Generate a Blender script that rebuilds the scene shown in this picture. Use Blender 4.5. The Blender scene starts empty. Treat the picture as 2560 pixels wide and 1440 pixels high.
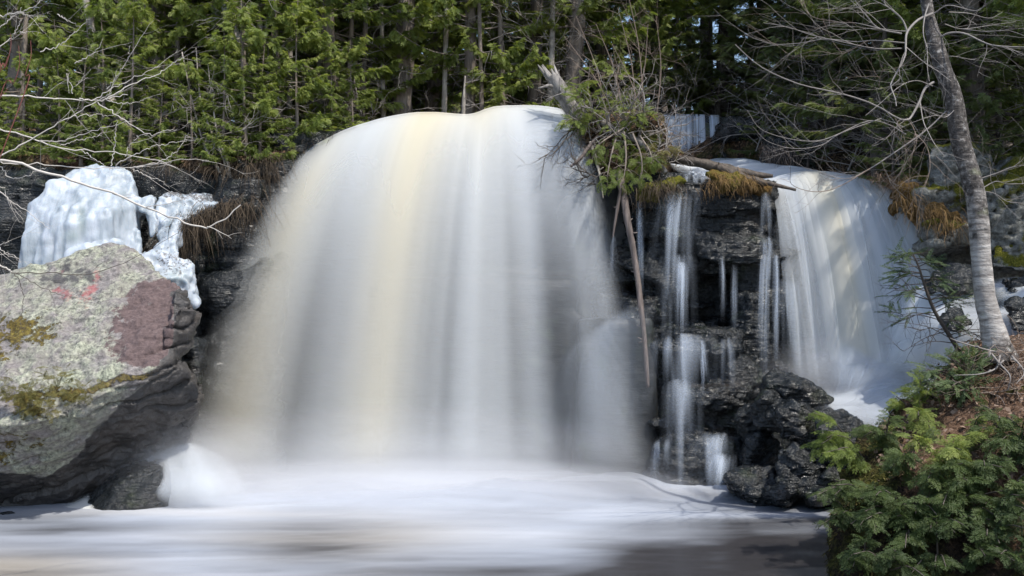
import bpy, bmesh, math, random
import numpy as np
from mathutils import Vector, Matrix

# ------------------------------------------------------------------ camera, light, exposure
S = bpy.context.scene
COL = S.collection
cam_d = bpy.data.cameras.new("camera")
cam = bpy.data.objects.new("camera", cam_d)
COL.objects.link(cam)
cam.location = (0, 0, 2.2)
cam.rotation_euler = (math.radians(90), 0, 0)
cam_d.sensor_width = 36
cam_d.lens = 36
cam_d.clip_start = 0.05
cam_d.clip_end = 500
S.camera = cam

SUN = Vector((0.32, -0.38, 0.87)).normalized()
W = bpy.data.worlds.new("World")
S.world = W
W.use_nodes = True
wn = W.node_tree
bg = wn.nodes["Background"]
sky = wn.nodes.new("ShaderNodeTexSky")
sky.sky_type = 'NISHITA'
sky.sun_disc = False
sky.dust_density = 1.4
sky.sun_elevation = math.asin(SUN.z)
sky.sun_rotation = math.atan2(SUN.x, SUN.y)
wn.links.new(sky.outputs[0], bg.inputs[0])
bg.inputs[1].default_value = 0.15
sl = bpy.data.lights.new("sun", 'SUN')
sl.energy = 2.9
sl.angle = math.radians(0.5)
sl.color = (1.0, 0.95, 0.86)
so = bpy.data.objects.new("sun", sl)
COL.objects.link(so)
so.rotation_euler = SUN.to_track_quat('Z', 'Y').to_euler()
S.view_settings.view_transform = 'Standard'
S.view_settings.look = 'None'
S.view_settings.gamma = 1
S.view_settings.exposure = 0.86
S.cycles.use_denoising = True
try:
    S.cycles.denoiser = 'OPENIMAGEDENOISE'
    S.cycles.denoising_input_passes = 'RGB_ALBEDO_NORMAL'
except Exception:
    pass
S.cycles.max_bounces = 6
S.cycles.diffuse_bounces = 4
S.cycles.glossy_bounces = 3
S.cycles.transmission_bounces = 4
S.cycles.transparent_max_bounces = 24
S.cycles.sample_clamp_indirect = 4.0
S.cycles.volume_step_rate = 2.0
S.cycles.volume_bounces = 3

# ------------------------------------------------------------------ helpers
F = 2560.0


def P(px, py, Y):
    """point of the place seen at (px, py) in the 2560 px survey photograph, Y metres out"""
    return np.array(((px - 1280) / F * Y, Y, 2.2 + (720 - py) / F * Y))


def pix(V):
    V = np.asarray(V)
    return 1280 + V[:, 0] / V[:, 1] * F, 720 - (V[:, 2] - 2.2) / V[:, 1] * F


def hash3(ix, iy, iz, seed):
    h = (ix * 374761393 + iy * 668265263 + iz * 1274126177 + seed * 974634777) & 0xffffffff
    h = ((h ^ (h >> 13)) * 1274126177) & 0xffffffff
    h = ((h ^ (h >> 16)) * 2246822519) & 0xffffffff
    return ((h ^ (h >> 15)) & 0xffffff) / float(0xffffff)


def vnoise(p, seed=0):
    p = np.asarray(p, float)
    i = np.floor(p).astype(np.int64)
    f = p - i
    f = f * f * f * (f * (f * 6 - 15) + 10)
    r = 0
    for dx in (0, 1):
        for dy in (0, 1):
            for dz in (0, 1):
                w = (f[:, 0] if dx else 1 - f[:, 0]) * (f[:, 1] if dy else 1 - f[:, 1]) * (f[:, 2] if dz else 1 - f[:, 2])
                r = r + w * hash3(i[:, 0] + dx, i[:, 1] + dy, i[:, 2] + dz, seed)
    return r * 2 - 1


def fbm(p, oct=4, seed=0, lac=2.03, gain=0.5):
    p = np.asarray(p, float)
    a, s, t = 1.0, 0, 0
    for k in range(oct):
        s = s + a * vnoise(p * lac ** k + 17.3 * k, seed + k)
        t += a
        a *= gain
    return s / t


def sstep(a, b, x):
    t = np.clip((x - a) / (b - a), 0, 1)
    return t * t * (3 - 2 * t)


class MB:
    """collects vertices and faces of ONE mesh"""
    def __init__(s):
        s.V, s.Q, s.T, s.C, s.n = [], [], [], [], 0

    def add(s, V, Q=None, T=None, c=None):
        V = np.asarray(V, float).reshape(-1, 3)
        s.V.append(V)
        if Q is not None and len(Q):
            s.Q.append(np.asarray(Q, int).reshape(-1, 4) + s.n)
        if T is not None and len(T):
            s.T.append(np.asarray(T, int).reshape(-1, 3) + s.n)
        if c is None:
            c = np.ones((len(V), 4))
        c = np.asarray(c, float)
        if c.ndim == 1:
            c = np.tile(c, (len(V), 1))
        s.C.append(c)
        s.n += len(V)
        return s

    def mesh(s, name, smooth=True, org=(0, 0, 0)):
        V = np.concatenate(s.V) - np.asarray(org)
        Q = np.concatenate(s.Q) if s.Q else np.zeros((0, 4), int)
        T = np.concatenate(s.T) if s.T else np.zeros((0, 3), int)
        me = bpy.data.meshes.new(name)
        me.vertices.add(len(V))
        me.vertices.foreach_set("co", V.ravel().astype(np.float32))
        me.loops.add(Q.size + T.size)
        me.loops.foreach_set("vertex_index", np.concatenate((Q.ravel(), T.ravel())).astype(np.int32))
        me.polygons.add(len(Q) + len(T))
        st = np.concatenate((np.arange(len(Q)) * 4, Q.size + np.arange(len(T)) * 3))
        me.polygons.foreach_set("loop_start", st.astype(np.int32))
        me.polygons.foreach_set("use_smooth", np.full(len(Q) + len(T), smooth))
        me.update(calc_edges=True)
        a = me.color_attributes.new("tone", 'FLOAT_COLOR', 'POINT')
        a.data.foreach_set("color", np.concatenate(s.C).ravel().astype(np.float32))
        return me

    def build(s, name, mat, parent=None, loc=None, smooth=True):
        """loc: the thing's base; vertices are in world coordinates and become relative to it"""
        base = np.zeros(3)
        if loc is not None:
            base = np.asarray(loc, float)
        elif parent is not None:
            base = np.asarray(parent.matrix_world.translation if False else parent.location)
            if parent.parent is not None:
                base = base + np.asarray(parent.parent.location)
        o = bpy.data.objects.new(name, s.mesh(name, smooth, base))
        o.data.materials.append(mat)
        COL.objects.link(o)
        if parent is not None:
            o.parent = parent
        elif loc is not None:
            o.location = base
        return o


def tag(o, label, cat=None, group=None, kind=None):
    o["label"] = label
    if cat:
        o["category"] = cat
    if group:
        o["group"] = group
    if kind:
        o["kind"] = kind
    return o


def thing(name, loc, label, cat, group=None):
    o = bpy.data.objects.new(name, None)
    o.empty_display_size = 0.1
    o.location = [float(v) for v in loc]
    COL.objects.link(o)
    return tag(o, label, cat, group)


def copy_tree(root, loc, rz=0.0, sc=1.0, label=None, parent=None):
    c = root.copy()
    COL.objects.link(c)
    if parent is None:
        c.location = loc
        c.rotation_euler = (0, 0, rz)
        c.scale = (sc, sc, sc)
    else:
        c.parent = parent
    if label:
        c["label"] = label
    for ch in list(root.children):
        copy_tree(ch, None, parent=c)
    return c


def grid_faces(nu, nv):
    i = np.arange(nu - 1)[:, None] * nv + np.arange(nv - 1)[None, :]
    return np.stack((i, i + nv, i + nv + 1, i + 1), -1).reshape(-1, 4)


def smooth_path(pts, n):
    """Catmull-Rom through pts, n samples"""
    p = np.asarray(pts, float)
    if len(p) == 2:
        t = np.linspace(0, 1, n)[:, None]
        return p[0] * (1 - t) + p[1] * t
    q = np.vstack((2 * p[0] - p[1], p, 2 * p[-1] - p[-2]))
    m = len(p) - 1
    t = np.linspace(0, m - 1e-6, n)
    k = t.astype(int)
    f = (t - k)[:, None]
    a, b, c, d = q[k], q[k + 1], q[k + 2], q[k + 3]
    return 0.5 * (2 * b + (c - a) * f + (2 * a - 5 * b + 4 * c - d) * f * f + (3 * b - a - 3 * c + d) * f ** 3)


def tube(mb, pts, rad, n=5, c=None, cap=True, rough=0.0, seed=0):
    p = np.asarray(pts, float)
    m = len(p)
    r = np.broadcast_to(np.asarray(rad, float), (m,)) if np.ndim(rad) == 0 else np.asarray(rad, float)
    t = np.gradient(p, axis=0)
    t /= np.linalg.norm(t, axis=1)[:, None] + 1e-9
    ref = np.array((0, 0, 1.0)) if abs(t[:, 2]).mean() < 0.8 else np.array((1.0, 0, 0))
    u = np.cross(t, ref)
    u /= np.linalg.norm(u, axis=1)[:, None] + 1e-9
    v = np.cross(t, u)
    a = np.arange(n) / n * 2 * math.pi
    V = p[:, None] + r[:, None, None] * (np.cos(a)[None, :, None] * u[:, None] + np.sin(a)[None, :, None] * v[:, None])
    if rough:
        q = V.reshape(-1, 3)
        ctr = np.repeat(p, n, 0)
        k = 1 + rough * fbm(np.c_[q[:, :2] * 9, q[:, 2] * 4], 3, seed)
        V = (ctr + (q - ctr) * k[:, None]).reshape(m, n, 3)
    i = np.arange(m - 1)[:, None] * n
    j = np.arange(n)[None, :]
    k = (j + 1) % n
    Q = np.stack((i + j, i + k, i + n + k, i + n + j), -1).reshape(-1, 4)
    V = V.reshape(-1, 3)
    T = []
    if cap:
        e = len(V)
        V = np.vstack((V, p[:1], p[-1:]))
        for jj in range(n):
            T.append((e, (jj + 1) % n, jj))
            T.append((e + 1, (m - 1) * n + jj, (m - 1) * n + (jj + 1) % n))
    mb.add(V, Q, T, c)


def hull_mesh(hulls):
    bm = bmesh.new()
    for pts in hulls:
        b2 = bmesh.new()
        for p in pts:
            b2.verts.new([float(x) for x in p])
        r = bmesh.ops.convex_hull(b2, input=b2.verts)
        kill = [g for g in set(r["geom_interior"] + r["geom_unused"]) if isinstance(g, bmesh.types.BMVert)]
        if kill:
            bmesh.ops.delete(b2, geom=kill, context='VERTS')
        tmp = bpy.data.meshes.new("tmp")
        b2.to_mesh(tmp)
        b2.free()
        bm.from_mesh(tmp)
        bpy.data.meshes.remove(tmp)
    me = bpy.data.meshes.new("tmp")
    bm.to_mesh(me)
    bm.free()
    return me


def remesh(me, voxel, relax=2):
    o = bpy.data.objects.new("tmp", me)
    COL.objects.link(o)
    m = o.modifiers.new("r", 'REMESH')
    m.mode = 'VOXEL'
    m.voxel_size = voxel
    if relax:
        k = o.modifiers.new("s", 'SMOOTH')
        k.factor = 0.5
        k.iterations = relax
    dg = bpy.context.evaluated_depsgraph_get()
    out = bpy.data.meshes.new_from_object(o.evaluated_get(dg))
    bpy.data.objects.remove(o)
    bpy.data.meshes.remove(me)
    V = np.empty(len(out.vertices) * 3)
    out.vertices.foreach_get("co", V)
    N = np.empty(len(out.vertices) * 3)
    out.vertices.foreach_get("normal", N)
    Q = np.array([tuple(p.vertices) for p in out.polygons if len(p.vertices) == 4], int)
    T = np.array([tuple(p.vertices) for p in out.polygons if len(p.vertices) == 3], int)
    bpy.data.meshes.remove(out)
    return V.reshape(-1, 3), N.reshape(-1, 3), Q, T


def rock_shape(hulls, voxel=0.03, relax=2, amp=0.05, scale=2.5, strata=0.0, sfreq=7.0, tilt=(0.15, 0.1, 1.0), seed=0, fine=0.012, flute=0.0):
    V, N, Q, T = remesh(hull_mesh(hulls), voxel, relax)
    d = amp * fbm(V * scale, 4, seed)
    d += fine * fbm(V * 14, 3, seed + 9) - amp * 1.1 * (np.abs(fbm(V * scale * 1.7 + 5, 3, seed + 21)) - .25)
    if flute:
        d += flute * fbm(V * np.array((6.5, 6.5, .8)), 3, seed + 31) + flute * .5 * fbm(V * np.array((15, 15, 1.6)), 2, seed + 37)
    if strata:
        t = np.asarray(tilt)
        s = V @ (t / np.linalg.norm(t)) * sfreq + 0.9 * fbm(V * 1.3, 3, seed + 5)
        fr = s - np.floor(s)
        lay = hash3(np.floor(s).astype(np.int64), np.zeros(len(s), np.int64), np.zeros(len(s), np.int64), seed)
        notch = np.exp(-((fr - 0.04) / 0.07) ** 2)
        side = 1 - np.abs(N @ (t / np.linalg.norm(t)))
        d += strata * side * ((lay - 0.5) * 1.3 - notch * 0.9 + 0.35 * fr)
    return V + N * d[:, None], N, Q, T


def rock(name, hulls, mat, label, cat="rock", base=None, tone=None, kind=None, group=None, parent=None, **k):
    V, N, Q, T = rock_shape(hulls, **k)
    c = None
    if tone is not None:
        c = tone(V, N)
    mb = MB().add(V, Q, T, c)
    if base is None:
        base = (V[:, 0].mean(), V[:, 1].mean(), V[:, 2].min())
    o = mb.build(name, mat, parent, loc=None if parent is not None else base)
    if parent is None:
        tag(o, label, cat, group, kind)
    return o


def slab(px0, px1, py0, py1, Yf, Yb, seed=0, j=0.17):
    """a rough block between two photo columns and two rows, its front at Yf and back at Yb"""
    r = np.random.default_rng(seed)
    out = []
    w, h = px1 - px0, py1 - py0
    for fx in (0, 0.33, 0.67, 1):
        for fy in (0, 1):
            for Y in (Yf, Yb):
                inset = 0.0 if 0 < fx < 1 else r.uniform(0.0, 0.25)
                x = px0 + w * fx + r.normal() * j * w * 0.25
                y = py0 + h * fy + r.normal() * j * h * 0.7
                YY = Y + (inset * min(0.8, abs(Yb - Yf)) if Y == Yf else 0) + r.normal() * j * 0.25
                out.append(P(x, y, YY))
    return out


def chunk(px0, px1, py0, py1, Yf, seed=0, depth=0.8, tilt=0.0):
    """an angular broken block: random corner points over an egg-shaped volume"""
    r = np.random.default_rng(seed)
    d = r.normal(0, 1, (15, 3))
    d /= np.linalg.norm(d, axis=1)[:, None]
    d = np.sign(d) * np.abs(d) ** 0.75
    d /= np.abs(d).max()
    out = []
    for k in d:
        k = k * r.uniform(.82, 1.12)
        x = (px0 + px1) / 2 + k[0] * (px1 - px0) / 2
        y = (py0 + py1) / 2 + k[2] * (py1 - py0) / 2 + tilt * k[0] * (px1 - px0) / 2
        out.append(P(x, y, Yf + depth / 2 + k[1] * depth / 2))
    return out


# ------------------------------------------------------------------ materials
class NT:
    def __init__(s, name):
        s.m = bpy.data.materials.new(name)
        s.m.use_nodes = True
        s.t = s.m.node_tree
        s.t.nodes.clear()
        s.out = s.n("OutputMaterial")
        s._co = None

    def n(s, typ, **k):
        nd = s.t.nodes.new("ShaderNode" + typ)
        for a, b in k.items():
            setattr(nd, a, b)
        return nd

    def l(s, a, b):
        s.t.links.new(a, b)

    def put(s, sock, v):
        if isinstance(v, bpy.types.NodeSocket):
            s.l(v, sock)
        elif isinstance(v, (tuple, list)) and len(v) == 3 and sock.type == 'RGBA':
            sock.default_value = (*v, 1)
        else:
            sock.default_value = v

    def co(s, scale=(1, 1, 1), rot=(0, 0, 0)):
        if s._co is None:
            s._co = s.n("TexCoord").outputs["Object"]
        mp = s.n("Mapping")
        s.l(s._co, mp.inputs[0])
        mp.inputs["Scale"].default_value = scale
        mp.inputs["Rotation"].default_value = rot
        return mp.outputs[0]

    def noise(s, scale, detail=4, rough=0.55, vec=None, dist=0.0):
        nd = s.n("TexNoise")
        s.l(vec if vec is not None else s.co(), nd.inputs["Vector"])
        nd.inputs["Scale"].default_value = scale
        nd.inputs["Detail"].default_value = detail
        nd.inputs["Roughness"].default_value = rough
        nd.inputs["Distortion"].default_value = dist
        return nd.outputs[0]

    def voro(s, scale, vec=None, feature='F1', out=0):
        nd = s.n("TexVoronoi", feature=feature)
        s.l(vec if vec is not None else s.co(), nd.inputs["Vector"])
        nd.inputs["Scale"].default_value = scale
        return nd.outputs[out]

    def ramp(s, fac, stops, interp='LINEAR'):
        nd = s.n("ValToRGB")
        nd.color_ramp.interpolation = interp
        e = nd.color_ramp.elements
        while len(e) < len(stops):
            e.new(0.5)
        for k, (p, c) in zip(e, stops):
            k.position = p
            k.color = (*c, 1) if isinstance(c, (tuple, list)) else (c, c, c, 1)
        s.l(fac, nd.inputs[0])
        return nd.outputs[0]

    def mix(s, fac, a, b, mode='MIX'):
        nd = s.n("Mix", data_type='RGBA', blend_type=mode)
        s.put(nd.inputs[0], fac)
        s.put(nd.inputs[6], a)
        s.put(nd.inputs[7], b)
        return nd.outputs[2]

    def math(s, op, a, b=0.5, c=None, clamp=False):
        nd = s.n("Math", operation=op, use_clamp=clamp)
        s.put(nd.inputs[0], a)
        s.put(nd.inputs[1], b)
        if c is not None:
            s.put(nd.inputs[2], c)
        return nd.outputs[0]

    def attr(s, name="tone"):
        nd = s.n("Attribute", attribute_name=name)
        sp = s.n("SeparateColor")
        s.l(nd.outputs["Color"], sp.inputs[0])
        return sp.outputs[0], sp.outputs[1], sp.outputs[2], nd.outputs["Alpha"], nd.outputs["Color"]

    def bump(s, h, strength=0.5, dist=0.02, normal=None):
        nd = s.n("Bump")
        nd.inputs["Strength"].default_value = strength
        nd.inputs["Distance"].default_value = dist
        s.l(h, nd.inputs["Height"])
        if normal is not None:
            s.l(normal, nd.inputs["Normal"])
        return nd.outputs[0]

    def bsdf(s, col, rough=0.8, spec=0.5, normal=None, **k):
        nd = s.n("BsdfPrincipled")
        s.put(nd.inputs["Base Color"], col)
        s.put(nd.inputs["Roughness"], rough)
        s.put(nd.inputs["Specular IOR Level"], spec)
        if normal is not None:
            s.l(normal, nd.inputs["Normal"])
        for a, b in k.items():
            s.put(nd.inputs[a.replace("_", " ")], b)
        return nd.outputs[0]

    def done(s, sh):
        s.l(sh, s.out.inputs[0])
        return s.m


def m_leaf(name, c0, c1, c2, trans=0.35, gloss=0.55):
    t = NT(name)
    r, g, b, a, _ = t.attr()
    rnd = t.n("ObjectInfo").outputs["Random"]
    fac = t.math('ADD', t.math('MULTIPLY', r, 0.75), t.math('MULTIPLY', rnd, 0.25))
    col = t.ramp(fac, [(0.0, c0), (0.5, c1), (1.0, c2)])
    d = t.bsdf(col, gloss, 0.35)
    tr = t.n("BsdfTranslucent")
    t.l(t.mix(1.0, col, (1.25, 1.25, 0.7), 'MULTIPLY'), tr.inputs[0])
    mx = t.n("MixShader")
    mx.inputs[0].default_value = trans
    t.l(d, mx.inputs[1])
    t.l(tr.outputs[0], mx.inputs[2])
    return t.done(mx.outputs[0])


def m_bark(name, dark, light, sx=(14, 14, 2.2), bump=0.6, moss=None, rough=0.9):
    t = NT(name)
    a = t.noise(1.0, 6, 0.65, t.co(sx))
    b = t.noise(3.0, 3, 0.5)
    f = t.math('ADD', t.math('MULTIPLY', a, 0.7), t.math('MULTIPLY', b, 0.3))
    col = t.ramp(f, [(0.32, dark), (0.62, light)])
    if moss:
        col = t.mix(t.ramp(t.noise(2.2, 4, 0.6), [(0.55, 0.0), (0.68, 0.8)]), col, moss)
    return t.done(t.bsdf(col, rough, 0.3, t.bump(a, bump, 0.03)))


def m_wetrock(name="wet_rock", bump=1.0, gloss=(0.14, 0.34)):
    t = NT(name)
    n1 = t.noise(1.6, 6, 0.6)
    n2 = t.noise(1.0, 5, 0.6, t.co((3, 3, 15), (0.16, -0.14, 0)))
    n3 = t.noise(11, 5, 0.6)
    n4 = t.noise(48, 3, 0.6)
    col = t.ramp(n1, [(0.3, (0.006, 0.008, 0.0095)), (0.5, (0.013, 0.0155, 0.0175)), (0.62, (0.020, 0.020, 0.020)), (0.75, (0.042, 0.031, 0.025))])
    col = t.mix(t.ramp(n2, [(0.5, 0.0), (0.68, 0.6)]), col, (0.024, 0.025, 0.026))
    green = t.ramp(t.noise(2.7, 4, 0.6), [(0.56, 0.0), (0.68, 0.6)])
    col = t.mix(green, col, (0.022, 0.032, 0.012))
    h = t.math('ADD', t.math('MULTIPLY', n2, 1.3), t.math('MULTIPLY', n3, 0.6))
    h = t.math('ADD', h, t.math('MULTIPLY', n4, 0.10))
    rg = t.ramp(n3, [(0.35, gloss[0]), (0.65, gloss[1])])
    return t.done(t.bsdf(col, rg, 0.42, t.bump(h, bump, 0.06)))


def m_lichen():
    """tone: R moss (below 0: black paint), G pinkish bare patch, B dark rock: underside, crack and wet right end, A red paint"""
    t = NT("lichen_rock")
    r, g, b, a, _ = t.attr()
    n1 = t.noise(4.0, 6, 0.6)
    n2 = t.noise(26, 5, 0.65)
    v = t.voro(30)
    n5 = t.noise(1.3, 4, 0.6)
    n6 = t.noise(70, 3, 0.6)
    lich = t.ramp(n2, [(0.34, (0.07, 0.068, 0.062)), (0.46, (0.205, 0.215, 0.165)), (0.58, (0.35, 0.36, 0.275)), (0.72, (0.47, 0.47, 0.375))])
    grey = t.ramp(n2, [(0.32, (0.075, 0.07, 0.07)), (0.7, (0.30, 0.275, 0.265))])
    col = t.mix(t.ramp(n1, [(0.42, 0.0), (0.56, 1.0)]), grey, lich)
    col = t.mix(t.ramp(n5, [(0.5, 0.0), (0.7, 0.35)]), col, (0.20, 0.245, 0.16))
    col = t.mix(t.ramp(n6, [(0.56, 0.0), (0.68, 0.6)]), col, (0.06, 0.055, 0.05))
    pink = t.ramp(n2, [(0.35, (0.07, 0.048, 0.047)), (0.7, (0.145, 0.104, 0.10))])
    n7 = t.ramp(t.noise(8, 7, 0.72), [(0.36, 0.0), (0.64, 1.0)])
    n8 = t.ramp(t.noise(2.3, 5, 0.6), [(0.4, 0.0), (0.6, 1.0)])
    col = t.mix(t.math('MULTIPLY', n8, 0.4), col, (0.19, 0.165, 0.155))
    edge = t.math('ADD', g, t.math('MULTIPLY', t.math('SUBTRACT', n7, 0.5), 0.9))
    col = t.mix(t.ramp(edge, [(0.42, 0.0), (0.62, 1.0)]), col, pink)
    e2 = t.math('ADD', t.math('MULTIPLY', r, -1.0), t.math('MULTIPLY', t.math('SUBTRACT', n7, 0.5), 0.8))
    col = t.mix(t.ramp(e2, [(0.25, 0.0), (0.75, 0.8)]), col, (0.04, 0.037, 0.045))
    e2r = t.math('ADD', a, t.math('MULTIPLY', t.math('SUBTRACT', n7, 0.5), 0.9))
    col = t.mix(t.ramp(e2r, [(0.5, 0.0), (0.95, 0.75)]), col, (0.30, 0.085, 0.095))
    drk = t.ramp(n1, [(0.3, (0.02, 0.02, 0.021)), (0.7, (0.075, 0.066, 0.06))])
    e3 = t.math('ADD', b, t.math('MULTIPLY', t.math('SUBTRACT', n1, 0.5), 0.8))
    wet = t.ramp(e3, [(0.4, 0.0), (0.6, 1.0)])
    col = t.mix(wet, col, drk)
    mossc = t.ramp(n2, [(0.35, (0.035, 0.025, 0.008)), (0.55, (0.11, 0.08, 0.016)), (0.7, (0.19, 0.16, 0.035))])
    e4 = t.math('ADD', r, t.math('MULTIPLY', t.math('SUBTRACT', n7, 0.5), 1.0))
    ms = t.ramp(e4, [(0.60, 0.0), (0.75, 1.0)])
    col = t.mix(ms, col, mossc)
    rg = t.mix(wet, (0.9, 0.9, 0.9), (0.33, 0.33, 0.33))
    strat = t.noise(1.0, 5, 0.6, t.co((3, 3, 16), (0.25, 0.35, 0)))
    h = t.math('ADD', t.math('MULTIPLY', n2, 0.8), t.math('MULTIPLY', strat, 0.9))
    h = t.math('ADD', h, t.math('MULTIPLY', ms, 0.5))
    return t.done(t.bsdf(col, rg, 0.4, t.bump(h, 0.8, 0.03)))


def m_mossrock():
    """R moss amount"""
    t = NT("moss_rock")
    r, g, b, a, _ = t.attr()
    n2 = t.noise(18, 6, 0.65)
    n1 = t.noise(3, 5, 0.6)
    n3 = t.noise(55, 4, 0.7)
    grey = t.ramp(n2, [(0.32, (0.06, 0.06, 0.055)), (0.55, (0.18, 0.18, 0.165)), (0.72, (0.33, 0.33, 0.30))])
    moss = t.ramp(n3, [(0.3, (0.04, 0.045, 0.006)), (0.5, (0.13, 0.13, 0.014)), (0.7, (0.27, 0.24, 0.03))])
    rust = t.ramp(n3, [(0.3, (0.05, 0.028, 0.012)), (0.55, (0.18, 0.105, 0.03)), (0.75, (0.34, 0.22, 0.07))])
    moss = t.mix(t.ramp(t.math('ADD', g, t.math('MULTIPLY', t.math('SUBTRACT', n1, 0.5), 0.8)), [(0.4, 0.0), (0.6, 1.0)]), moss, rust)
    e = t.math('ADD', r, t.math('MULTIPLY', t.math('SUBTRACT', n1, 0.5), 1.5))
    ms = t.ramp(e, [(0.44, 0.0), (0.56, 1.0)])
    col = t.mix(ms, grey, moss)
    h = t.math('ADD', n2, t.math('MULTIPLY', n3, t.math('MULTIPLY', ms, 1.2)))
    return t.done(t.bsdf(col, 0.9, 0.25, t.bump(h, 1.0, 0.04)))


def m_ground(name="forest_floor"):
    """leaf litter, dark soil and moss"""
    t = NT(name)
    n1 = t.noise(1.2, 5, 0.6)
    v = t.voro(26, out=1)
    sp = t.n("SeparateColor")
    t.l(v, sp.inputs[0])
    n2 = t.noise(16, 5, 0.7)
    leaf = t.ramp(sp.outputs[0], [(0.1, (0.045, 0.025, 0.014)), (0.5, (0.12, 0.07, 0.04)), (0.85, (0.24, 0.16, 0.10))])
    soil = t.ramp(n2, [(0.35, (0.012, 0.01, 0.008)), (0.7, (0.06, 0.042, 0.03))])
    col = t.mix(t.ramp(n2, [(0.42, 0.0), (0.55, 0.9)]), soil, leaf)
    moss = t.ramp(t.noise(45, 3, 0.6), [(0.3, (0.02, 0.03, 0.006)), (0.7, (0.09, 0.11, 0.02))])
    col = t.mix(t.ramp(n1, [(0.5, 0.0), (0.62, 0.85)]), col, moss)
    h = t.math('ADD', n2, t.math('MULTIPLY', sp.outputs[1], 0.5))
    return t.done(t.bsdf(col, 0.95, 0.2, t.bump(h, 1.0, 0.05)))


def m_water(name, blue, cream, rough=0.5, trans=0.25):
    """R how much of the white water there is (thin water lets the rock behind show), G shift from blue to cream"""
    t = NT(name)
    r, g, b, a, _ = t.attr()
    col = t.mix(g, blue, cream)
    d = t.n("BsdfDiffuse")
    t.l(col, d.inputs[0])
    tl = t.n("BsdfTranslucent")
    t.l(col, tl.inputs[0])
    m1 = t.n("MixShader")
    m1.inputs[0].default_value = trans
    t.l(d.outputs[0], m1.inputs[1])
    t.l(tl.outputs[0], m1.inputs[2])
    tp = t.n("BsdfTransparent")
    m2 = t.n("MixShader")
    t.l(r, m2.inputs[0])
    t.l(tp.outputs[0], m2.inputs[1])
    t.l(m1.outputs[0], m2.inputs[2])
    return t.done(m2.outputs[0])


def m_pool():
    """R foam, G tea tint of the foam"""
    t = NT("pool_water")
    r, g, b, a, _ = t.attr()
    foam = t.mix(g, (0.43, 0.47, 0.545), (0.40, 0.355, 0.29))
    dark = t.bsdf((0.020, 0.0175, 0.018), 0.3, 0.4)
    wh = t.bsdf(foam, 0.6, 0.25)
    m2 = t.n("MixShader")
    t.l(r, m2.inputs[0])
    t.l(dark, m2.inputs[1])
    t.l(wh, m2.inputs[2])
    return t.done(m2.outputs[0])


def m_ice():
    """R clearness (0 frosty white, 1 grey clear ice), G snow dirt"""
    t = NT("ice")
    r, g, b, a, _ = t.attr()
    n1 = t.noise(2.2, 4, 0.6, t.co((2.5, 1, 0.6)))
    n2 = t.noise(30, 4, 0.7)
    col = t.ramp(n1, [(0.3, (0.20, 0.235, 0.26)), (0.45, (0.32, 0.36, 0.40)), (0.6, (0.42, 0.455, 0.50)), (0.75, (0.50, 0.53, 0.575))])
    col = t.mix(t.ramp(t.math('ADD', r, t.math('MULTIPLY', t.math('SUBTRACT', n1, 0.5), 0.6)), [(0.35, 0.0), (0.75, 0.75)]), col, (0.22, 0.265, 0.26))
    col = t.mix(t.ramp(t.math('ADD', g, t.math('SUBTRACT', n2, 0.5)), [(0.58, 0.0), (0.66, 0.8)]), col, (0.05, 0.04, 0.035))
    h = t.math('ADD', t.noise(3.0, 5, 0.55, t.co((2.2, 1, .45))), t.math('MULTIPLY', n2, 0.16))
    return t.done(t.bsdf(col, 0.42, 0.4, t.bump(h, 0.45, 0.06), Subsurface_Weight=0.35, Subsurface_Radius=(0.06, 0.09, 0.12), Subsurface_Scale=1.0))


def m_birch():
    t = NT("birch_bark")
    n1 = t.noise(1.0, 5, 0.65, t.co((5, 5, 26)))
    n2 = t.noise(3.2, 5, 0.65)
    n3 = t.noise(24, 4, 0.7)
    r, g, b, a, _ = t.attr()
    col = t.ramp(n1, [(0.30, (0.05, 0.042, 0.038)), (0.42, (0.22, 0.20, 0.185)), (0.6, (0.40, 0.375, 0.35)), (0.75, (0.52, 0.50, 0.475))])
    e = t.math('ADD', r, t.math('MULTIPLY', t.math('SUBTRACT', n2, 0.5), 1.6))
    scur = t.ramp(n3, [(0.38, (0.03, 0.026, 0.024)), (0.56, (0.10, 0.088, 0.08)), (0.68, (0.36, 0.34, 0.32))])
    col = t.mix(t.ramp(e, [(0.4, 0.0), (0.62, 1.0)]), col, scur)
    col = t.mix(t.ramp(t.noise(5, 3, 0.6), [(0.62, 0.0), (0.75, 0.4)]), col, (0.22, 0.24, 0.14))
    h = t.math('ADD', n1, t.math('MULTIPLY', n3, 0.6))
    return t.done(t.bsdf(col, 0.8, 0.3, t.bump(h, 0.8, 0.02)))


def m_plain(name, c0, c1, scale=20, rough=0.85, spec=0.3):
    t = NT(name)
    r, g, b, a, _ = t.attr()
    n = t.noise(scale, 3, 0.6)
    col = t.ramp(t.math('ADD', t.math('MULTIPLY', r, 0.6), t.math('MULTIPLY', n, 0.5)), [(0.25, c0), (0.85, c1)])
    return t.done(t.bsdf(col, rough, spec))


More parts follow.
